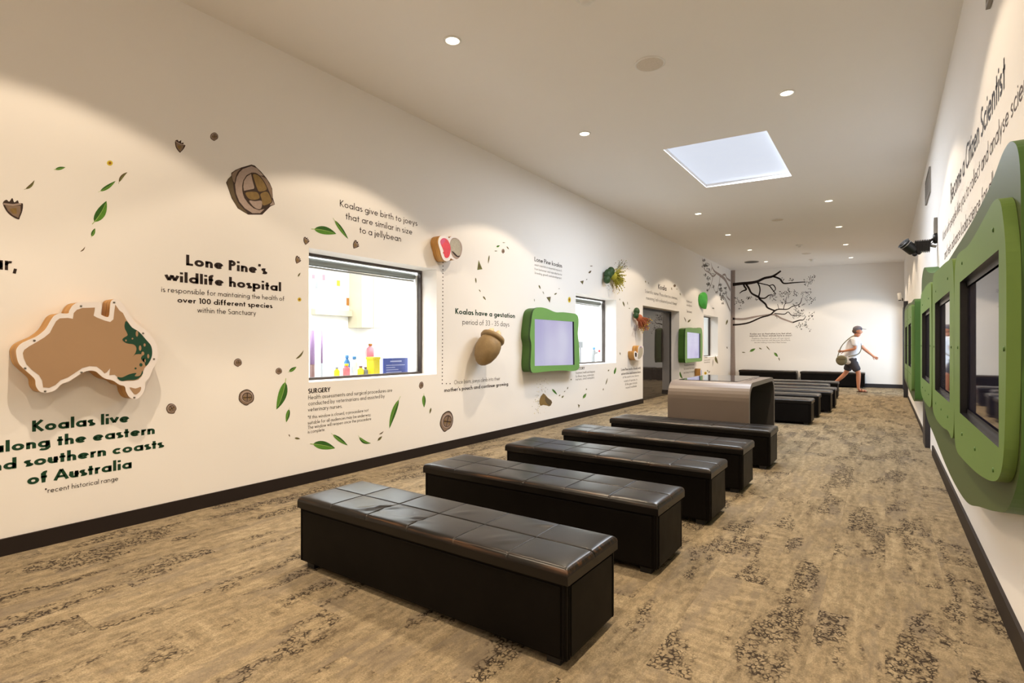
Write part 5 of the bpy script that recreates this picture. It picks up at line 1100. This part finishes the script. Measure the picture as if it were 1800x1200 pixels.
tag(t, 'bright green leaf sculpture high on the wall beside the mural branches', 'sculpture')

# ------------------------------------------------------------------ green framed screens, left wall
def wall_screen(S, outline, scr, D, label, rec=0.03):
    t = empty('wall_screen', S.pt(*S.at(*outline[0], 0), 0)); T0 = -Vector(t.location)
    hole = uvs(S, scr, D); out = smooth_closed(uvs(S, outline, D), 4)
    mb = MB(); plate(mb, S, out, D - 0.03, D, 'green_left', 'green_side_shade', [hole], 'screen_frame'); mb.build('front_frame', t).location = T0
    cu = sum(p[0] for p in out) / len(out); cv = sum(p[1] for p in out) / len(out)
    mb = MB(); plate(mb, S, [(cu + (p[0] - cu) * 0.985, cv + (p[1] - cv) * 0.985) for p in out], 0.003, D - 0.031, 'screen_frame', 'green_side'); mb.build('housing', t).location = T0
    mb = MB(); us = [p[0] for p in hole]; v_ = [p[1] for p in hole]
    fill(mb, S, [[(min(us) - .01, min(v_) - .01), (max(us) + .01, min(v_) - .01), (max(us) + .01, max(v_) + .01), (min(us) - .01, max(v_) + .01)]], D - 0.028, 'screen_on'); mb.build('display', t).location = T0
    return tag(t, label, 'screen', 'green screens on the left wall')
wall_screen(LW, [(934, 565), (936.7, 548), (942, 541.7), (950, 540), (961.7, 542.3), (976.7, 548.5), (990, 548.6), (1006.7, 550.6), (1013, 552.2), (1016.7, 558), (1017, 573), (1015.8, 587), (1018, 607), (1018.7, 640), (1016, 649), (1006.7, 652), (986.7, 651), (956.7, 653), (941, 655), (934.5, 653), (932.5, 640), (934, 607), (931.7, 590)],
            [(940, 560.3), (940, 643), (1010, 641), (1009, 565.3)], 0.162, 'larger lit screen in a wavy green frame, left of the second window')
wall_screen(LW, [(1204.6, 582), (1206.7, 576.7), (1215, 575.6), (1222, 577), (1230, 575.6), (1234, 580), (1235, 605), (1234.4, 628), (1233, 634.5), (1221.7, 635.5), (1208, 637.5), (1204.4, 635), (1204, 610)],
            [(1208, 583.2), (1208, 630), (1231, 629), (1231, 586)], 0.169, 'smaller lit screen in a green frame between doorway and farthest window')

# ------------------------------------------------------------------ green panels with dark screens, right wall  (u = -y)
def rpts(L): return [(-y, z) for y, z in L]
def board(label, outline, panels, dB=0.11, dP=0.14):
    t = empty('green_panel', (XR, sum(p[0] for p in outline) / len(outline), 1.2)); T0 = -Vector(t.location)
    mb = MB(); holes = [rpts([(y1, z0), (y1, z1), (y0, z1), (y0, z0)])[::1] for (_, (y0, y1, z0, z1)) in panels]
    plate(mb, RW, smooth_closed(rpts(outline), 6), 0.003, dB, 'green_back', 'green_side'); mb.build('backboard', t).location = T0
    for out, (y0, y1, z0, z1) in panels:
        hole = [(-y1, z0), (-y0, z0), (-y0, z1), (-y1, z1)]
        mb = MB(); plate(mb, RW, smooth_closed(rpts(out), 5), dB + 0.001, dP + 0.004, 'green', 'green', [hole], 'screen_frame'); f = mb.build('screen_surround', t); f.location = T0
        mb = MB(); fill(mb, RW, [[(-y1 - .01, z0 - .01), (-y0 + .01, z0 - .01), (-y0 + .01, z1 + .01), (-y1 - .01, z1 + .01)]], dB + 0.004, 'screen_off'); mb.build('display', f)
        mb = MB()
        for (a, b_, c, d_) in ((y0, y1, z0, z0 + .025), (y0, y1, z1 - .025, z1), (y0, y0 + .02, z0, z1), (y1 - .03, y1, z0, z1)):
            fill(mb, RW, [[(-b_, c), (-a, c), (-a, d_), (-b_, d_)]], dB + 0.010, 'screen_frame')
        mb.build('bezel', f)
        cy = sum(p[0] for p in out) / len(out)
        for (sy, sz) in ((y0 + 0.1, z1 + 0.08), (y1 - 0.1, z1 + 0.08), (y0 + 0.1, z0 - 0.09), (y1 - 0.1, z0 - 0.09), (y0 - 0.10, (z0 + z1) / 2), (y1 + 0.08, (z0 + z1) / 2), ((y0 + y1) / 2, z0 - 0.09)):
            mb = MB(); mb.lathe([(0.008, 0), (0.008, 0.003), (0, 0.004)], RW.pt(-sy, sz, dP + 0.004), (-1, 0, 0), 'green_side', 10); mb.build('screw', f)
    return tag(t, label, 'display panel', 'green display panels on the right wall')
near = [(7.44, 1.86), (7.30, 1.98), (6.92, 2.02), (6.30, 1.90), (5.4, 1.80), (4.6, 1.76), (3.95, 1.77), (3.3, 1.79), (2.74, 1.83), (2.45, 1.88), (2.28, 1.86), (2.18, 1.76), (2.16, 1.5), (2.16, 1.2), (2.16, .92), (2.22, .80), (2.38, .68), (2.61, .615), (3.0, .535), (3.43, .45), (4.0, .42), (4.67, .43), (5.6, .48), (6.46, .52), (6.9, .62), (7.22, .71), (7.42, .80), (7.5, 1.0), (7.47, 1.45)]
pA = [(2.10, 1.62), (2.16, 1.68), (2.27, 1.70), (2.42, 1.69), (2.65, 1.67), (2.95, 1.655), (3.25, 1.67), (3.41, 1.66), (3.48, 1.60), (3.51, 1.4), (3.52, 1.2), (3.51, .9), (3.48, .74), (3.38, .69), (3.16, .69), (2.77, .71), (2.54, .73), (2.31, .76), (2.17, .80), (2.09, .88), (2.055, 1.04), (2.04, 1.3), (2.05, 1.5)]
pA = [(y + 0.11, z) for y, z in pA]
pB = [(3.66, 1.60), (3.72, 1.68), (3.86, 1.70), (4.2, 1.72), (4.6, 1.735), (5.0, 1.75), (5.13, 1.72), (5.19, 1.62), (5.2, 1.2), (5.19, .82), (5.12, .73), (4.87, .70), (4.5, .70), (4.24, .71), (3.95, .73), (3.76, .715), (3.66, .76), (3.62, .9), (3.62, 1.2), (3.62, 1.45)]
pC = [(5.32, 1.66), (5.4, 1.72), (5.6, 1.735), (6.0, 1.745), (6.3, 1.74), (6.7, 1.735), (6.83, 1.68), (6.87, 1.5), (6.88, 1.2), (6.86, .84), (6.78, .75), (6.4, .71), (6.0, .71), (5.7, .71), (5.5, .72), (5.34, .76), (5.28, .9), (5.27, 1.2), (5.29, 1.45)]
board('near long wavy green panel holding three dark screens', near, [(pA, (2.28, 3.36, .895, 1.525)), (pB, (3.86, 4.94, .90, 1.525)), (pC, (5.52, 6.60, .905, 1.53))])
far = [(9.08, 1.2), (9.08, 1.72), (9.14, 1.84), (9.4, 1.87), (10.2, 1.88), (11.0, 1.92), (12.0, 1.96), (13.0, 1.98), (13.8, 1.94), (13.95, 1.8), (13.98, 1.2), (13.95, .62), (13.7, .52), (12.8, .50), (11.6, .47), (10.4, .45), (9.5, .44), (9.16, .47), (9.08, .58)]
pE = [(9.12, 1.2), (9.13, 1.68), (9.22, 1.78), (9.6, 1.80), (10.1, 1.82), (10.5, 1.80), (10.58, 1.68), (10.6, 1.2), (10.58, .72), (10.48, .62), (10.0, .60), (9.5, .58), (9.2, .60), (9.13, .70)]
pD = [(10.72, 1.2), (10.73, 1.72), (10.82, 1.82), (11.4, 1.84), (11.9, 1.85), (12.2, 1.82), (12.28, 1.7), (12.3, 1.2), (12.28, .75), (12.18, .66), (11.5, .64), (11.0, .62), (10.8, .63), (10.73, .72)]
board('far green panel with two dark screens near the dark door frame', far, [(pE, (9.32, 10.36, .91, 1.54)), (pD, (10.96, 11.98, .90, 1.54))])

# ------------------------------------------------------------------ right wall fittings
def wall_vent(y0, y1, z0, z1, label):
    t = empty('wall_vent', (XR, (y0 + y1) / 2, (z0 + z1) / 2)); T0 = -Vector(t.location); mb = MB()
    for a in ((y0, y1, z0, z0 + .02), (y0, y1, z1 - .02, z1), (y0, y0 + .02, z0 + .02, z1 - .02), (y1 - .02, y1, z0 + .02, z1 - .02)): mb.box(XR - 0.02, XR - 0.002, *a, 'vent')
    mb.build('frame', t).location = T0
    mb = MB(); mb.box(XR - 0.006, XR - 0.003, y0 + .02, y1 - .02, z0 + .02, z1 - .02, 'black'); mb.build('backing', t).location = T0
    mb = MB(); n = int((z1 - z0 - .04) / 0.03)
    for k in range(n): mb.box(XR - 0.017, XR - 0.006, y0 + .02, y1 - .02, z0 + .026 + k * .03, z0 + .04 + k * .03, 'vent')
    mb.build('louvres', t).location = T0
    return tag(t, label, 'vent', 'wall vents')
wall_vent(7.95, 8.70, 3.02, 3.32, 'grey louvred vent high on the right wall, near the black projector')
wall_vent(3.05, 3.62, 2.93, 3.23, 'louvred vent high on the right wall, cut off by the top edge of the picture')
mb = MB(); mb.box(XR - 0.03, XR - 0.002, 6.97, 7.03, 2.37, 2.53, 'vent'); mb.box(XR - 0.034, XR - 0.03, 6.98, 7.02, 2.39, 2.51, 'white_metal'); tag(mb.build('wall_sensor', None, (XR, 7.0, 2.45), 0.004), 'slim grey wall sensor just above the black projector', 'sensor')
t = empty('wall_projector', (XR, 7.0, 2.30)); R0 = Vector(t.location)
P = lambda px, py, off: RW.pt(*RW.at(px, py, off), off) - R0
def PD(px, py, x):
    d = ray(px, py); tt = x / d.x if abs(d.x) > 1e-6 else 0; return None
def at_y(px, py, y):
    d = ray(px, py); s_ = y / d.y; return Vector((d.x * s_, y, CAMH + d.z * s_)) - R0
YP = 7.0
m0 = at_y(1643, 419, YP); m0.x = -0.004
mb = MB(); mb.lathe([(0.0, 0.0), (0.05, 0.0), (0.055, 0.02), (0.04, 0.035), (0.0, 0.037)], (-0.002, m0.y, m0.z), (-1, 0, 0), 'black_metal', 20); mb.build('wall_plate', t)
mb = MB(); e1 = at_y(1634, 431, YP); mb.tube([(-0.03, m0.y, m0.z), (-0.06, m0.y, m0.z - 0.02), e1 + Vector((0, 0, 0.02)), e1], 0.012, 'black_metal', 8); mb.tube([(-0.01, YP - R0.y, e1.z - 0.02), e1], 0.014, 'alu', 8); mb.build('arm', t)
b0 = at_y(1621, 433, YP)
mb = MB(); dxb = 0.062
for k in range(9): mb.box(b0.x - dxb + k * 0.0145, b0.x - dxb + k * 0.0145 + 0.008, b0.y - 0.055, b0.y + 0.055, b0.z - 0.06, b0.z + 0.06, 'black_metal')
mb.box(b0.x - dxb + 0.004, b0.x + dxb - 0.004, b0.y - 0.045, b0.y + 0.045, b0.z - 0.05, b0.z + 0.05, 'black_metal'); mb.build('finned_body', t)
c1, c0_ = at_y(1588, 427, YP - 0.05), at_y(1607, 441, YP); axv = (c1 - c0_); Lc = axv.length
mb = MB(); mb.lathe([(0.0, 0.0), (0.05, 0.0), (0.055, 0.01), (0.055, Lc - 0.01), (0.062, Lc), (0.05, Lc), (0.045, Lc - 0.02), (0, Lc - 0.02)], c0_, axv, 'black', 24); mb.build('lens_barrel', t)
mb = MB(); mb.lathe([(0.056, Lc * 0.8), (0.0585, Lc * 0.8), (0.0585, Lc * 0.84), (0.056, Lc * 0.84)], c0_, axv, 'alu', 24); mb.build('barrel_ring', t)
j = at_y(1612, 441, YP); mb = MB(); mb.tube([b0 + Vector((-0.05, 0, 0.03)), j + Vector((0.0, -0.02, 0.03)), j, c0_], 0.011, 'alu', 8); mb.build('yoke', t)
for q, (kx, ky) in enumerate(((1608, 447), (1615, 444))):
    kk = at_y(kx, ky, YP - 0.04); mb = MB(); mb.lathe([(0, -.012), (0.02, -.012), (0.02, .012), (0, .012)], kk, (0.3, 1, 0), 'black_metal', 14); mb.tube([kk, j], 0.006, 'black_metal', 6); mb.build('knob', t)
mb = MB(); w0 = at_y(1606, 428, YP); mb.tube([b0 + Vector((-0.03, 0, .05)), w0 + Vector((0.02, 0, .02)), w0, w0 + Vector((-.02, 0, -.03)), c0_ + axv * .3 + Vector((0, 0, .05))], 0.004, 'vent', 6); mb.tube([(-0.03, m0.y, m0.z - .03), (-0.07, m0.y, m0.z - .07), (-.1, m0.y, m0.z - .02), b0 + Vector((.06, 0, .03))], 0.004, 'black', 6); mb.build('cable', t)
tag(t, 'black finned spotlight projector on an arm high on the right wall', 'projector')
t = empty('security_camera', (XR - 0.085, 15.6, 2.28)); mb = MB(); mb.tube([(-0.02, 0, -0.01), (-0.02, 0, 0.04), (-0.05, 0, 0.06)], 0.012, 'black', 8); mb.build('bracket', t)
mb = MB(); mb.lathe([(0, 0), (0.035, 0), (0.038, 0.02), (0.038, 0.15), (0.03, 0.16), (0, 0.16)], (-0.07, 0, 0.02), (-0.1, -0.2, 0.9), 'white_metal', 16); mb.build('housing', t)
mb = MB(); mb.lathe([(0, 0), (0.03, 0), (0.03, -0.02), (0, -0.025)], (-0.07, 0, 0.02), (-0.1, -0.2, 0.9), 'black', 14); mb.build('lens', t)
tag(t, 'small white camera at the top of the far dark door frame', 'camera')

# ------------------------------------------------------------------ things in the surgery behind the big window
def box_at(name, label, cat, x, px0, px1, py0, py1, dep, mname, extra=None, group=None):
    """box standing at depth plane x behind the left wall, front outline given where it shows through the pane"""
    a = ray(px0, py0); ta = x / a.x; b = ray(px1, py1); tb = x / b.x
    y0, y1, z1, z0 = a.y * ta, b.y * tb, CAMH + a.z * ta, CAMH + b.z * tb
    mb = MB(); mb.box(x - dep, x, y0, y1, z0, z1, mname)
    if extra: extra(mb, y0, y1, z0, z1)
    return tag(mb.build(name, None, (x, (y0 + y1) / 2, z0), 0.004), label, cat, group)
CT = 0.86
t = empty('counter', (-4.80, 5.0, 0)); mb = MB(); mb.box(-0.32, 0.27, -2.2, 4.8, CT - 0.04, CT, 'white_room'); mb.build('worktop', t)
mb = MB(); mb.box(-0.30, 0.22, -2.15, 4.75, 0.08, CT - 0.04, 'white_room'); mb.build('cabinets', t); mb = MB(); mb.box(-0.26, 0.18, -2.1, 4.7, 0.0, 0.08, 'vent'); mb.build('plinth', t)
tag(t, 'long white surgery counter under the windows, behind the panes', 'counter')
def cabinet():
    x = XB + 0.35; a = ray(636, 474); b = ray(676, 577); y0, y1 = a.y * x / a.x, b.y * x / b.x; z1, z0 = 2.55, CAMH + b.z * x / b.x
    t = empty('wall_cabinet', (x, (y0 + y1) / 2, z0)); T0 = -Vector(t.location)
    mb = MB(); mb.box(XB + 0.003, x - 0.02, y0, y1, z0, z1, 'cream'); mb.build('carcass', t).location = T0
    ym = (y0 + y1) / 2
    for (u, v) in ((y0, ym - .003), (ym + .003, y1)):
        mb = MB(); mb.box(x - 0.018, x, u, v, z0, z1, 'cream'); mb.build('door', t, None, 0.003).location = T0
    tag(t, 'cream wall cabinet on the back wall of the surgery, seen through the big window', 'cabinet')
cabinet()
def wb():
    x = XB + 0.02; a = ray(548, 468); b = ray(617, 546); y0, y1 = a.y * x / a.x, b.y * x / b.x; z1, z0 = CAMH + a.z * x / a.x, CAMH + b.z * x / b.x
    t = empty('whiteboard', (x, (y0 + y1) / 2, z0)); T0 = -Vector(t.location)
    mb = MB(); mb.box(XB + 0.002, x, y0, y1, z0, z1, 'white_room'); mb.build('board', t).location = T0
    mb = MB(); mb.box(XB + 0.002, x + 0.09, y0, y1, z0 - 0.10, z0 - 0.005, 'cream'); mb.build('tray', t).location = T0
    tag(t, 'whiteboard with notes on the surgery back wall', 'whiteboard')
wb()
for k, (px0, px1, py0, py1, m_, lb) in enumerate(((549, 554, 482, 490, 'pink', 'pale pink note at the left edge of the surgery whiteboard'), (567, 572, 482, 493, 'pink', 'pink note with grey pen, second from left on the surgery whiteboard'), (592, 598, 492, 503, 'yellow_plastic', 'yellow note in the middle of the surgery whiteboard'),
        (596, 602, 475, 480, 'purple', 'mauve note at the top of the surgery whiteboard'), (555, 559, 495, 507, 'grey_plastic', 'grey strip note low on the left of the surgery whiteboard'), (609, 614, 523, 537, 'orange_core', 'orange note at the right edge of the surgery whiteboard'))):
    box_at('note', lb, 'note', XB + 0.026, px0, px1, py0, py1, 0.004, m_, None, 'notes on the whiteboard')
def notice():
    x = -4.60; a = ray(674, 629.5); b = ray(717, 659); y0, y1 = a.y * x / a.x, b.y * x / b.x; z1 = CAMH + a.z * x / a.x; z0 = CT + 0.001
    t = empty('notice', (x, (y0 + y1) / 2, z0)); T0 = -Vector(t.location)
    mb = MB(); mb.box(x - 0.012, x, y0, y1, z0, z1, 'blue'); mb.box(x - 0.10, x - 0.012, y0 + .05, y1 - .05, z0, z0 + 0.02, 'blue'); mb.build('board', t, None, 0.002).location = T0
    mb = MB()
    for q in range(7): mb.box(x, x + 0.0012, y0 + 0.04, y1 - (0.05 + 0.05 * ((q * 3) % 4)), z1 - 0.085 - q * 0.026, z1 - 0.077 - q * 0.026, 'pale_blue')
    mb.box(x, x + 0.0012, y0 + 0.1, y1 - 0.1, z1 - 0.045, z1 - 0.03, 'pale_blue'); g = mb.build('printed_lines', t); g.location = T0; g['kind'] = 'stuff'
    tag(t, 'blue notice board standing inside the big window, lower right corner', 'notice')
notice()
def bottle(px, py0, x, r, body, capm, label, name='bottle', z0=CT):
    a = ray(px, py0); s_ = x / a.x; y = a.y * s_; h = CAMH + a.z * s_ - z0
    t = empty(name, (x, y, z0))
    mb = MB(); mb.lathe([(0, 0), (r, 0), (r, h * .68), (r * .45, h * .82), (r * .4, h * .86), (0, h * .86)], (0, 0, 0), (0, 0, 1), body, 18); mb.build('body', t)
    mb = MB(); mb.lathe([(0, h * .86), (r * .55, h * .86), (r * .55, h), (0, h)], (0, 0, 0), (0, 0, 1), capm, 14); mb.build('cap', t)
    return tag(t, label, 'bottle', 'bottles on the surgery counter')
bottle(609, 639, -4.86, 0.04, 'pink', 'yellow_plastic', 'pink bottle with yellow cap inside the big window')
bottle(592, 645, -4.86, 0.03, 'yellow_plastic', 'grey_plastic', 'small yellow bottle with grey cap, leftmost inside the big window')
bottle(634, 643, -4.86, 0.035, 'yellow_plastic', 'brown_plastic', 'yellow and brown bottle in the middle of the big window')
bottle(642.5, 645, -4.86, 0.028, 'grey_plastic', 'brown_plastic', 'small grey bottle beside the yellow sharps bin')
bottle(610, 624, -5.02, 0.035, 'sky_blue', 'sky_blue', 'tall blue bottle behind the pink one in the big window')
bottle(623, 626, -5.02, 0.04, 'white_room', 'sky_blue', 'white spray bottle with blue head in the big window')
bottle(1044, 610, -4.68, 0.045, 'grey_plastic', 'sky_blue', 'grey bottle with blue cap inside the second window')
bottle(1053.5, 615, -4.60, 0.045, 'white_room', 'red', 'white bottle with red cap inside the second window')
bottle(1048.5, 618, -4.59, 0.035, 'white_room', 'grey_plastic', 'small white bottle, front one of the three inside the second window')
def bin_extra(mb, y0, y1, z0, z1): mb.box(-4.90, -4.78, y0 - .01, y1 + .01, z1, z1 + 0.03, 'yellow_plastic')
box_at('sharps_bin', 'yellow sharps bin beside the blue notice in the big window', 'bin', -4.78, 656.5, 668, 632, 660.2, 0.12, 'yellow_plastic', bin_extra)
box_at('monitor', 'grey monitor on the counter inside the second window', 'monitor', -5.05, 1018.5, 1025, 600, 611, 0.04, 'grey_plastic', lambda mb, y0, y1, z0, z1: (mb.box(-5.08, -5.06, (y0 + y1) / 2 - .02, (y0 + y1) / 2 + .02, CT, z0, 'grey_plastic'), mb.box(-5.12, -5.0, (y0 + y1) / 2 - .1, (y0 + y1) / 2 + .1, CT, CT + .012, 'grey_plastic')))
def pole(px, x, r, m1, m2, label):
    a = ray(px, 580); s_ = x / a.x; y = a.y * s_; z1 = CAMH + a.z * s_; t = empty('drip_stand', (x, y, 0))
    mb = MB(); mb.tube([(0, 0, 0.05), (0, 0, 1.0)], r, m2, 10); mb.build('lower_pole', t)
    mb = MB(); mb.tube([(0, 0, 1.0), (0, 0, z1)], r * .95, m1, 10); mb.build('upper_pole', t)
    mb = MB()
    for q in range(5): an = q * 1.2566; mb.tube([(0, 0, 0.06), (.10 * math.cos(an), .10 * math.sin(an), 0.02)], 0.014, 'grey_plastic', 6)
    mb.build('base', t); return tag(t, label, 'stand', 'drip stands in the surgery')
pole(549, -5.45, 0.028, 'purple', 'brown_plastic', 'thick mauve drip stand at the left edge of the big window')
pole(565.7, -5.75, 0.012, 'purple', 'grey_plastic', 'thin mauve drip stand, second from the left in the big window')
bottle(651, 604, XB + 0.08, 0.06, 'pink', 'orange_core', 'pink soap dispenser on the surgery back wall below the cabinet', 'soap_dispenser', 1.0)

# ------------------------------------------------------------------ walking person
def skin_body(name, joints, edges, mname, parent, sub=2, root=0):
    me = bpy.data.meshes.new(name); me.from_pydata([j[0] for j in joints], edges, []); o = bpy.data.objects.new(name, me); COL.objects.link(o)
    sk = o.modifiers.new('skin', 'SKIN'); sk.use_smooth_shade = True
    for i, j in enumerate(joints):
        r = j[1]; me.skin_vertices[0].data[i].radius = r if isinstance(r, tuple) else (r, r); me.skin_vertices[0].data[i].use_root = (i == root)
    ss = o.modifiers.new('sub', 'SUBSURF'); ss.levels = sub; ss.render_levels = sub
    dg = bpy.context.evaluated_depsgraph_get(); m2 = bpy.data.meshes.new_from_object(o.evaluated_get(dg)); m2.name = name
    bpy.data.objects.remove(o); o = bpy.data.objects.new(name, m2); COL.objects.link(o); m2.materials.clear(); m2.materials.append(M[mname])
    for p in m2.polygons: p.use_smooth = True
    o.parent = parent; return o
def chain(J, E, pts, start=None):
    prev = start
    for p in pts:
        J.append(p); i = len(J) - 1
        if prev is not None: E.append((prev, i))
        prev = i
    return prev
per = empty('person', (-0.74, 16.75, 0.0))
J, E = [], []
pel = chain(J, E, [((0, 0, .92), (.13, .11))])
ch = chain(J, E, [((.03, 0, 1.08), (.125, .10)), ((.06, 0, 1.24), (.15, .11)), ((.085, 0, 1.37), (.13, .09))], pel)
nk = chain(J, E, [((.105, 0, 1.45), (.055, .055)), ((.13, 0, 1.51), (.058, .062))], ch)
hd = chain(J, E, [((.15, 0, 1.575), (.078, .095)), ((.15, 0, 1.645), (.075, .092)), ((.145, 0, 1.69), (.05, .06))], nk)
# face: nose, chin, ears
chain(J, E, [((.235, 0, 1.575), .018), ((.262, 0, 1.565), .012)], hd - 2); chain(J, E, [((.215, 0, 1.52), .03)], nk)
chain(J, E, [((.14, .088, 1.585), (.022, .012))], hd - 2); chain(J, E, [((.14, -.088, 1.585), (.022, .012))], hd - 2)
def arm(sgn, sh, el, wr, pdir, up):
    s = chain(J, E, [((sh[0], sh[1], sh[2]), .058), (tuple((Vector(sh) + Vector(el)) / 2), .047), (el, .041), (tuple((Vector(el) + Vector(wr)) / 2), .037), (wr, .026)], ch)
    d = Vector(pdir).normalized(); sd = Vector(up).normalized(); pm = Vector(wr) + d * .045; pi = chain(J, E, [(tuple(pm), (.036, .020))], s)
    for q, (o_, L) in enumerate(((-.027, .070), (-.009, .080), (.009, .076), (.026, .060))):
        b = pm + sd * o_ + d * .038; curl = d.cross(sd) * (.010 + .004 * q)
        chain(J, E, [(tuple(b), .010), (tuple(b + d * L * .5 + curl), .009), (tuple(b + d * L * .85 + curl * 2.6), .0075)], pi)
    b = pm - sd * .032 - d * .012; chain(J, E, [(tuple(b), .011), (tuple(b - sd * .025 + d * .03), .010), (tuple(b - sd * .028 + d * .055), .008)], pi)
arm(-1, (.075, -.185, 1.385), (.10, -.24, 1.13), (-.14, -.22, 1.075), (-1, 0, -.12), (0, -.3, 1))
arm(1, (.09, .185, 1.385), (.27, .24, 1.14), (.47, .20, .95), (.8, -.1, -.6), (.5, .2, .8))
def legs(pts): chain(J, E, pts, pel)
legs([((.0, -.09, .86), (.095, .10)), ((.10, -.10, .66), (.078, .08)), ((.17, -.10, .49), (.058, .06)), ((.165, -.10, .34), (.056, .058)), ((.165, -.10, .11), (.036, .04)), ((.185, -.10, .05), (.040, .035)), ((.29, -.10, .032), (.042, .024)), ((.345, -.10, .026), (.036, .017))])
legs([((-.01, .09, .86), (.095, .10)), ((-.06, .10, .66), (.078, .08)), ((-.12, .10, .49), (.058, .06)), ((-.22, .10, .37), (.056, .058)), ((-.37, .10, .22), (.036, .04)), ((-.40, .10, .155), (.040, .035)), ((-.345, .10, .065), (.042, .024)), ((-.30, .10, .03), (.036, .017))])
body = skin_body('body', J, E, 'skin', per)
J, E = [], []
a = chain(J, E, [((-.01, 0, .70), .20), ((-.005, 0, .80), .212), ((.0, 0, .90), .205), ((.025, 0, 1.06), .185), ((.06, 0, 1.24), .182), ((.085, 0, 1.365), (.18, .15)), ((.10, 0, 1.43), (.10, .095))])
chain(J, E, [((.075, -.185, 1.385), .090), ((.085, -.215, 1.27), .074), ((.092, -.23, 1.19), .076)], 5)
chain(J, E, [((.09, .185, 1.385), .090), ((.17, .215, 1.27), .074), ((.215, .228, 1.20), .076)], 5)
skin_body('tshirt', J, E, 'shirt', per, 2, 0)
J, E = [], []
a = chain(J, E, [((0, 0, .96), .17), ((0, 0, .84), .18)])
chain(J, E, [((.04, -.095, .76), (.115, .115)), ((.115, -.10, .62), (.105, .105)), ((.15, -.10, .535), (.10, .10))], a); chain(J, E, [((-.025, .095, .76), (.115, .115)), ((-.075, .10, .62), (.105, .105)), ((-.105, .10, .535), (.10, .10))], a)
skin_body('shorts', J, E, 'shorts', per)
mb = MB(); mb.blob((.142, 0, 1.655), (.108, .092, .085), 'cap', n=16); mb.raw([(.22, -.075, 1.668), (.30, -.06, 1.652), (.335, 0, 1.648), (.30, .06, 1.652), (.22, .075, 1.668), (.22, -.075, 1.656), (.30, -.06, 1.642), (.335, 0, 1.638), (.30, .06, 1.642), (.22, .075, 1.656)],
    [(0, 1, 2, 3, 4), (9, 8, 7, 6, 5), (0, 5, 6, 1), (1, 6, 7, 2), (2, 7, 8, 3), (3, 8, 9, 4)], 'cap'); mb.build('cap', per)
mb = MB(); mb.blob((.105, 0, 1.60), (.085, .088, .075), 'hair', n=14); mb.build('hair', per)
for s in (-1, 1):
    mb = MB(); mb.blob((.234, s * .033, 1.602), (.010, .012, .009), 'white_room', n=8); mb.blob((.2425, s * .034, 1.602), (.004, .006, .006), 'black', n=6); mb.build('eye', per)
mb = MB(); mb.blob((.228, 0, 1.535), (.014, .026, .007), 'pink', n=8); mb.build('mouth', per)
for (heel, toe, yy) in (((.125, .014), (.375, .014), -.10), ((-.44, .115), (-.275, .012), .10)):
    mb = MB(); h, q = Vector((heel[0], yy, heel[1])), Vector((toe[0], yy, toe[1])); d = q - h; up = Vector((-d.z, 0, d.x)).normalized(); n_ = 10; top_, bot_ = [], []
    for k in range(2 * n_):
        an = math.pi * k / n_; al = .5 - .5 * math.cos(an); w_ = (.038 + .012 * al) * math.sin(an)
        p = h + d * al + Vector((0, w_, 0)); top_.append(p + up * .010); bot_.append(p - up * .010)
    mb.face(top_, 'sandal'); mb.face(bot_[::-1], 'sandal')
    for k in range(2 * n_): mb.face([bot_[k], bot_[(k + 1) % (2 * n_)], top_[(k + 1) % (2 * n_)], top_[k]], 'sandal')
    for al, hh in ((.72, .045), (.45, .075), (.22, .085)):
        c = h + d * al; mb.tube([c + Vector((0, .045, 0)) + up * .01, c + Vector((0, .036, 0)) + up * hh * .8, c + up * hh, c + Vector((0, -.036, 0)) + up * hh * .8, c + Vector((0, -.045, 0)) + up * .01], .007, 'sandal', 6)
    mb.build('sandal', per)
tag(per, 'person walking right in white t-shirt, dark shorts, grey cap and sandals', 'person')
bag = empty('shoulder_bag', per.location); mb = MB()
mb.blob((-.20, -.31, .83), (.13, .05, .135), 'bag', n=16); mb.build('pouch', bag)
mb = MB(); mb.blob((-.19, -.345, .885), (.115, .02, .065), 'bag', n=12); mb.build('flap', bag)
mb = MB(); mb.tube(smooth_open([(-.29, -.29, .92), (-.20, -.285, 1.2), (-.03, -.20, 1.41), (.08, -.10, 1.475), (.16, .05, 1.40), (.225, .10, 1.2), (.17, -.12, 1.0), (-.05, -.24, .93)], 5), .011, 'bag', 8); mb.build('strap', bag)
tag(bag, 'olive shoulder bag hanging at the walking person hip', 'bag')
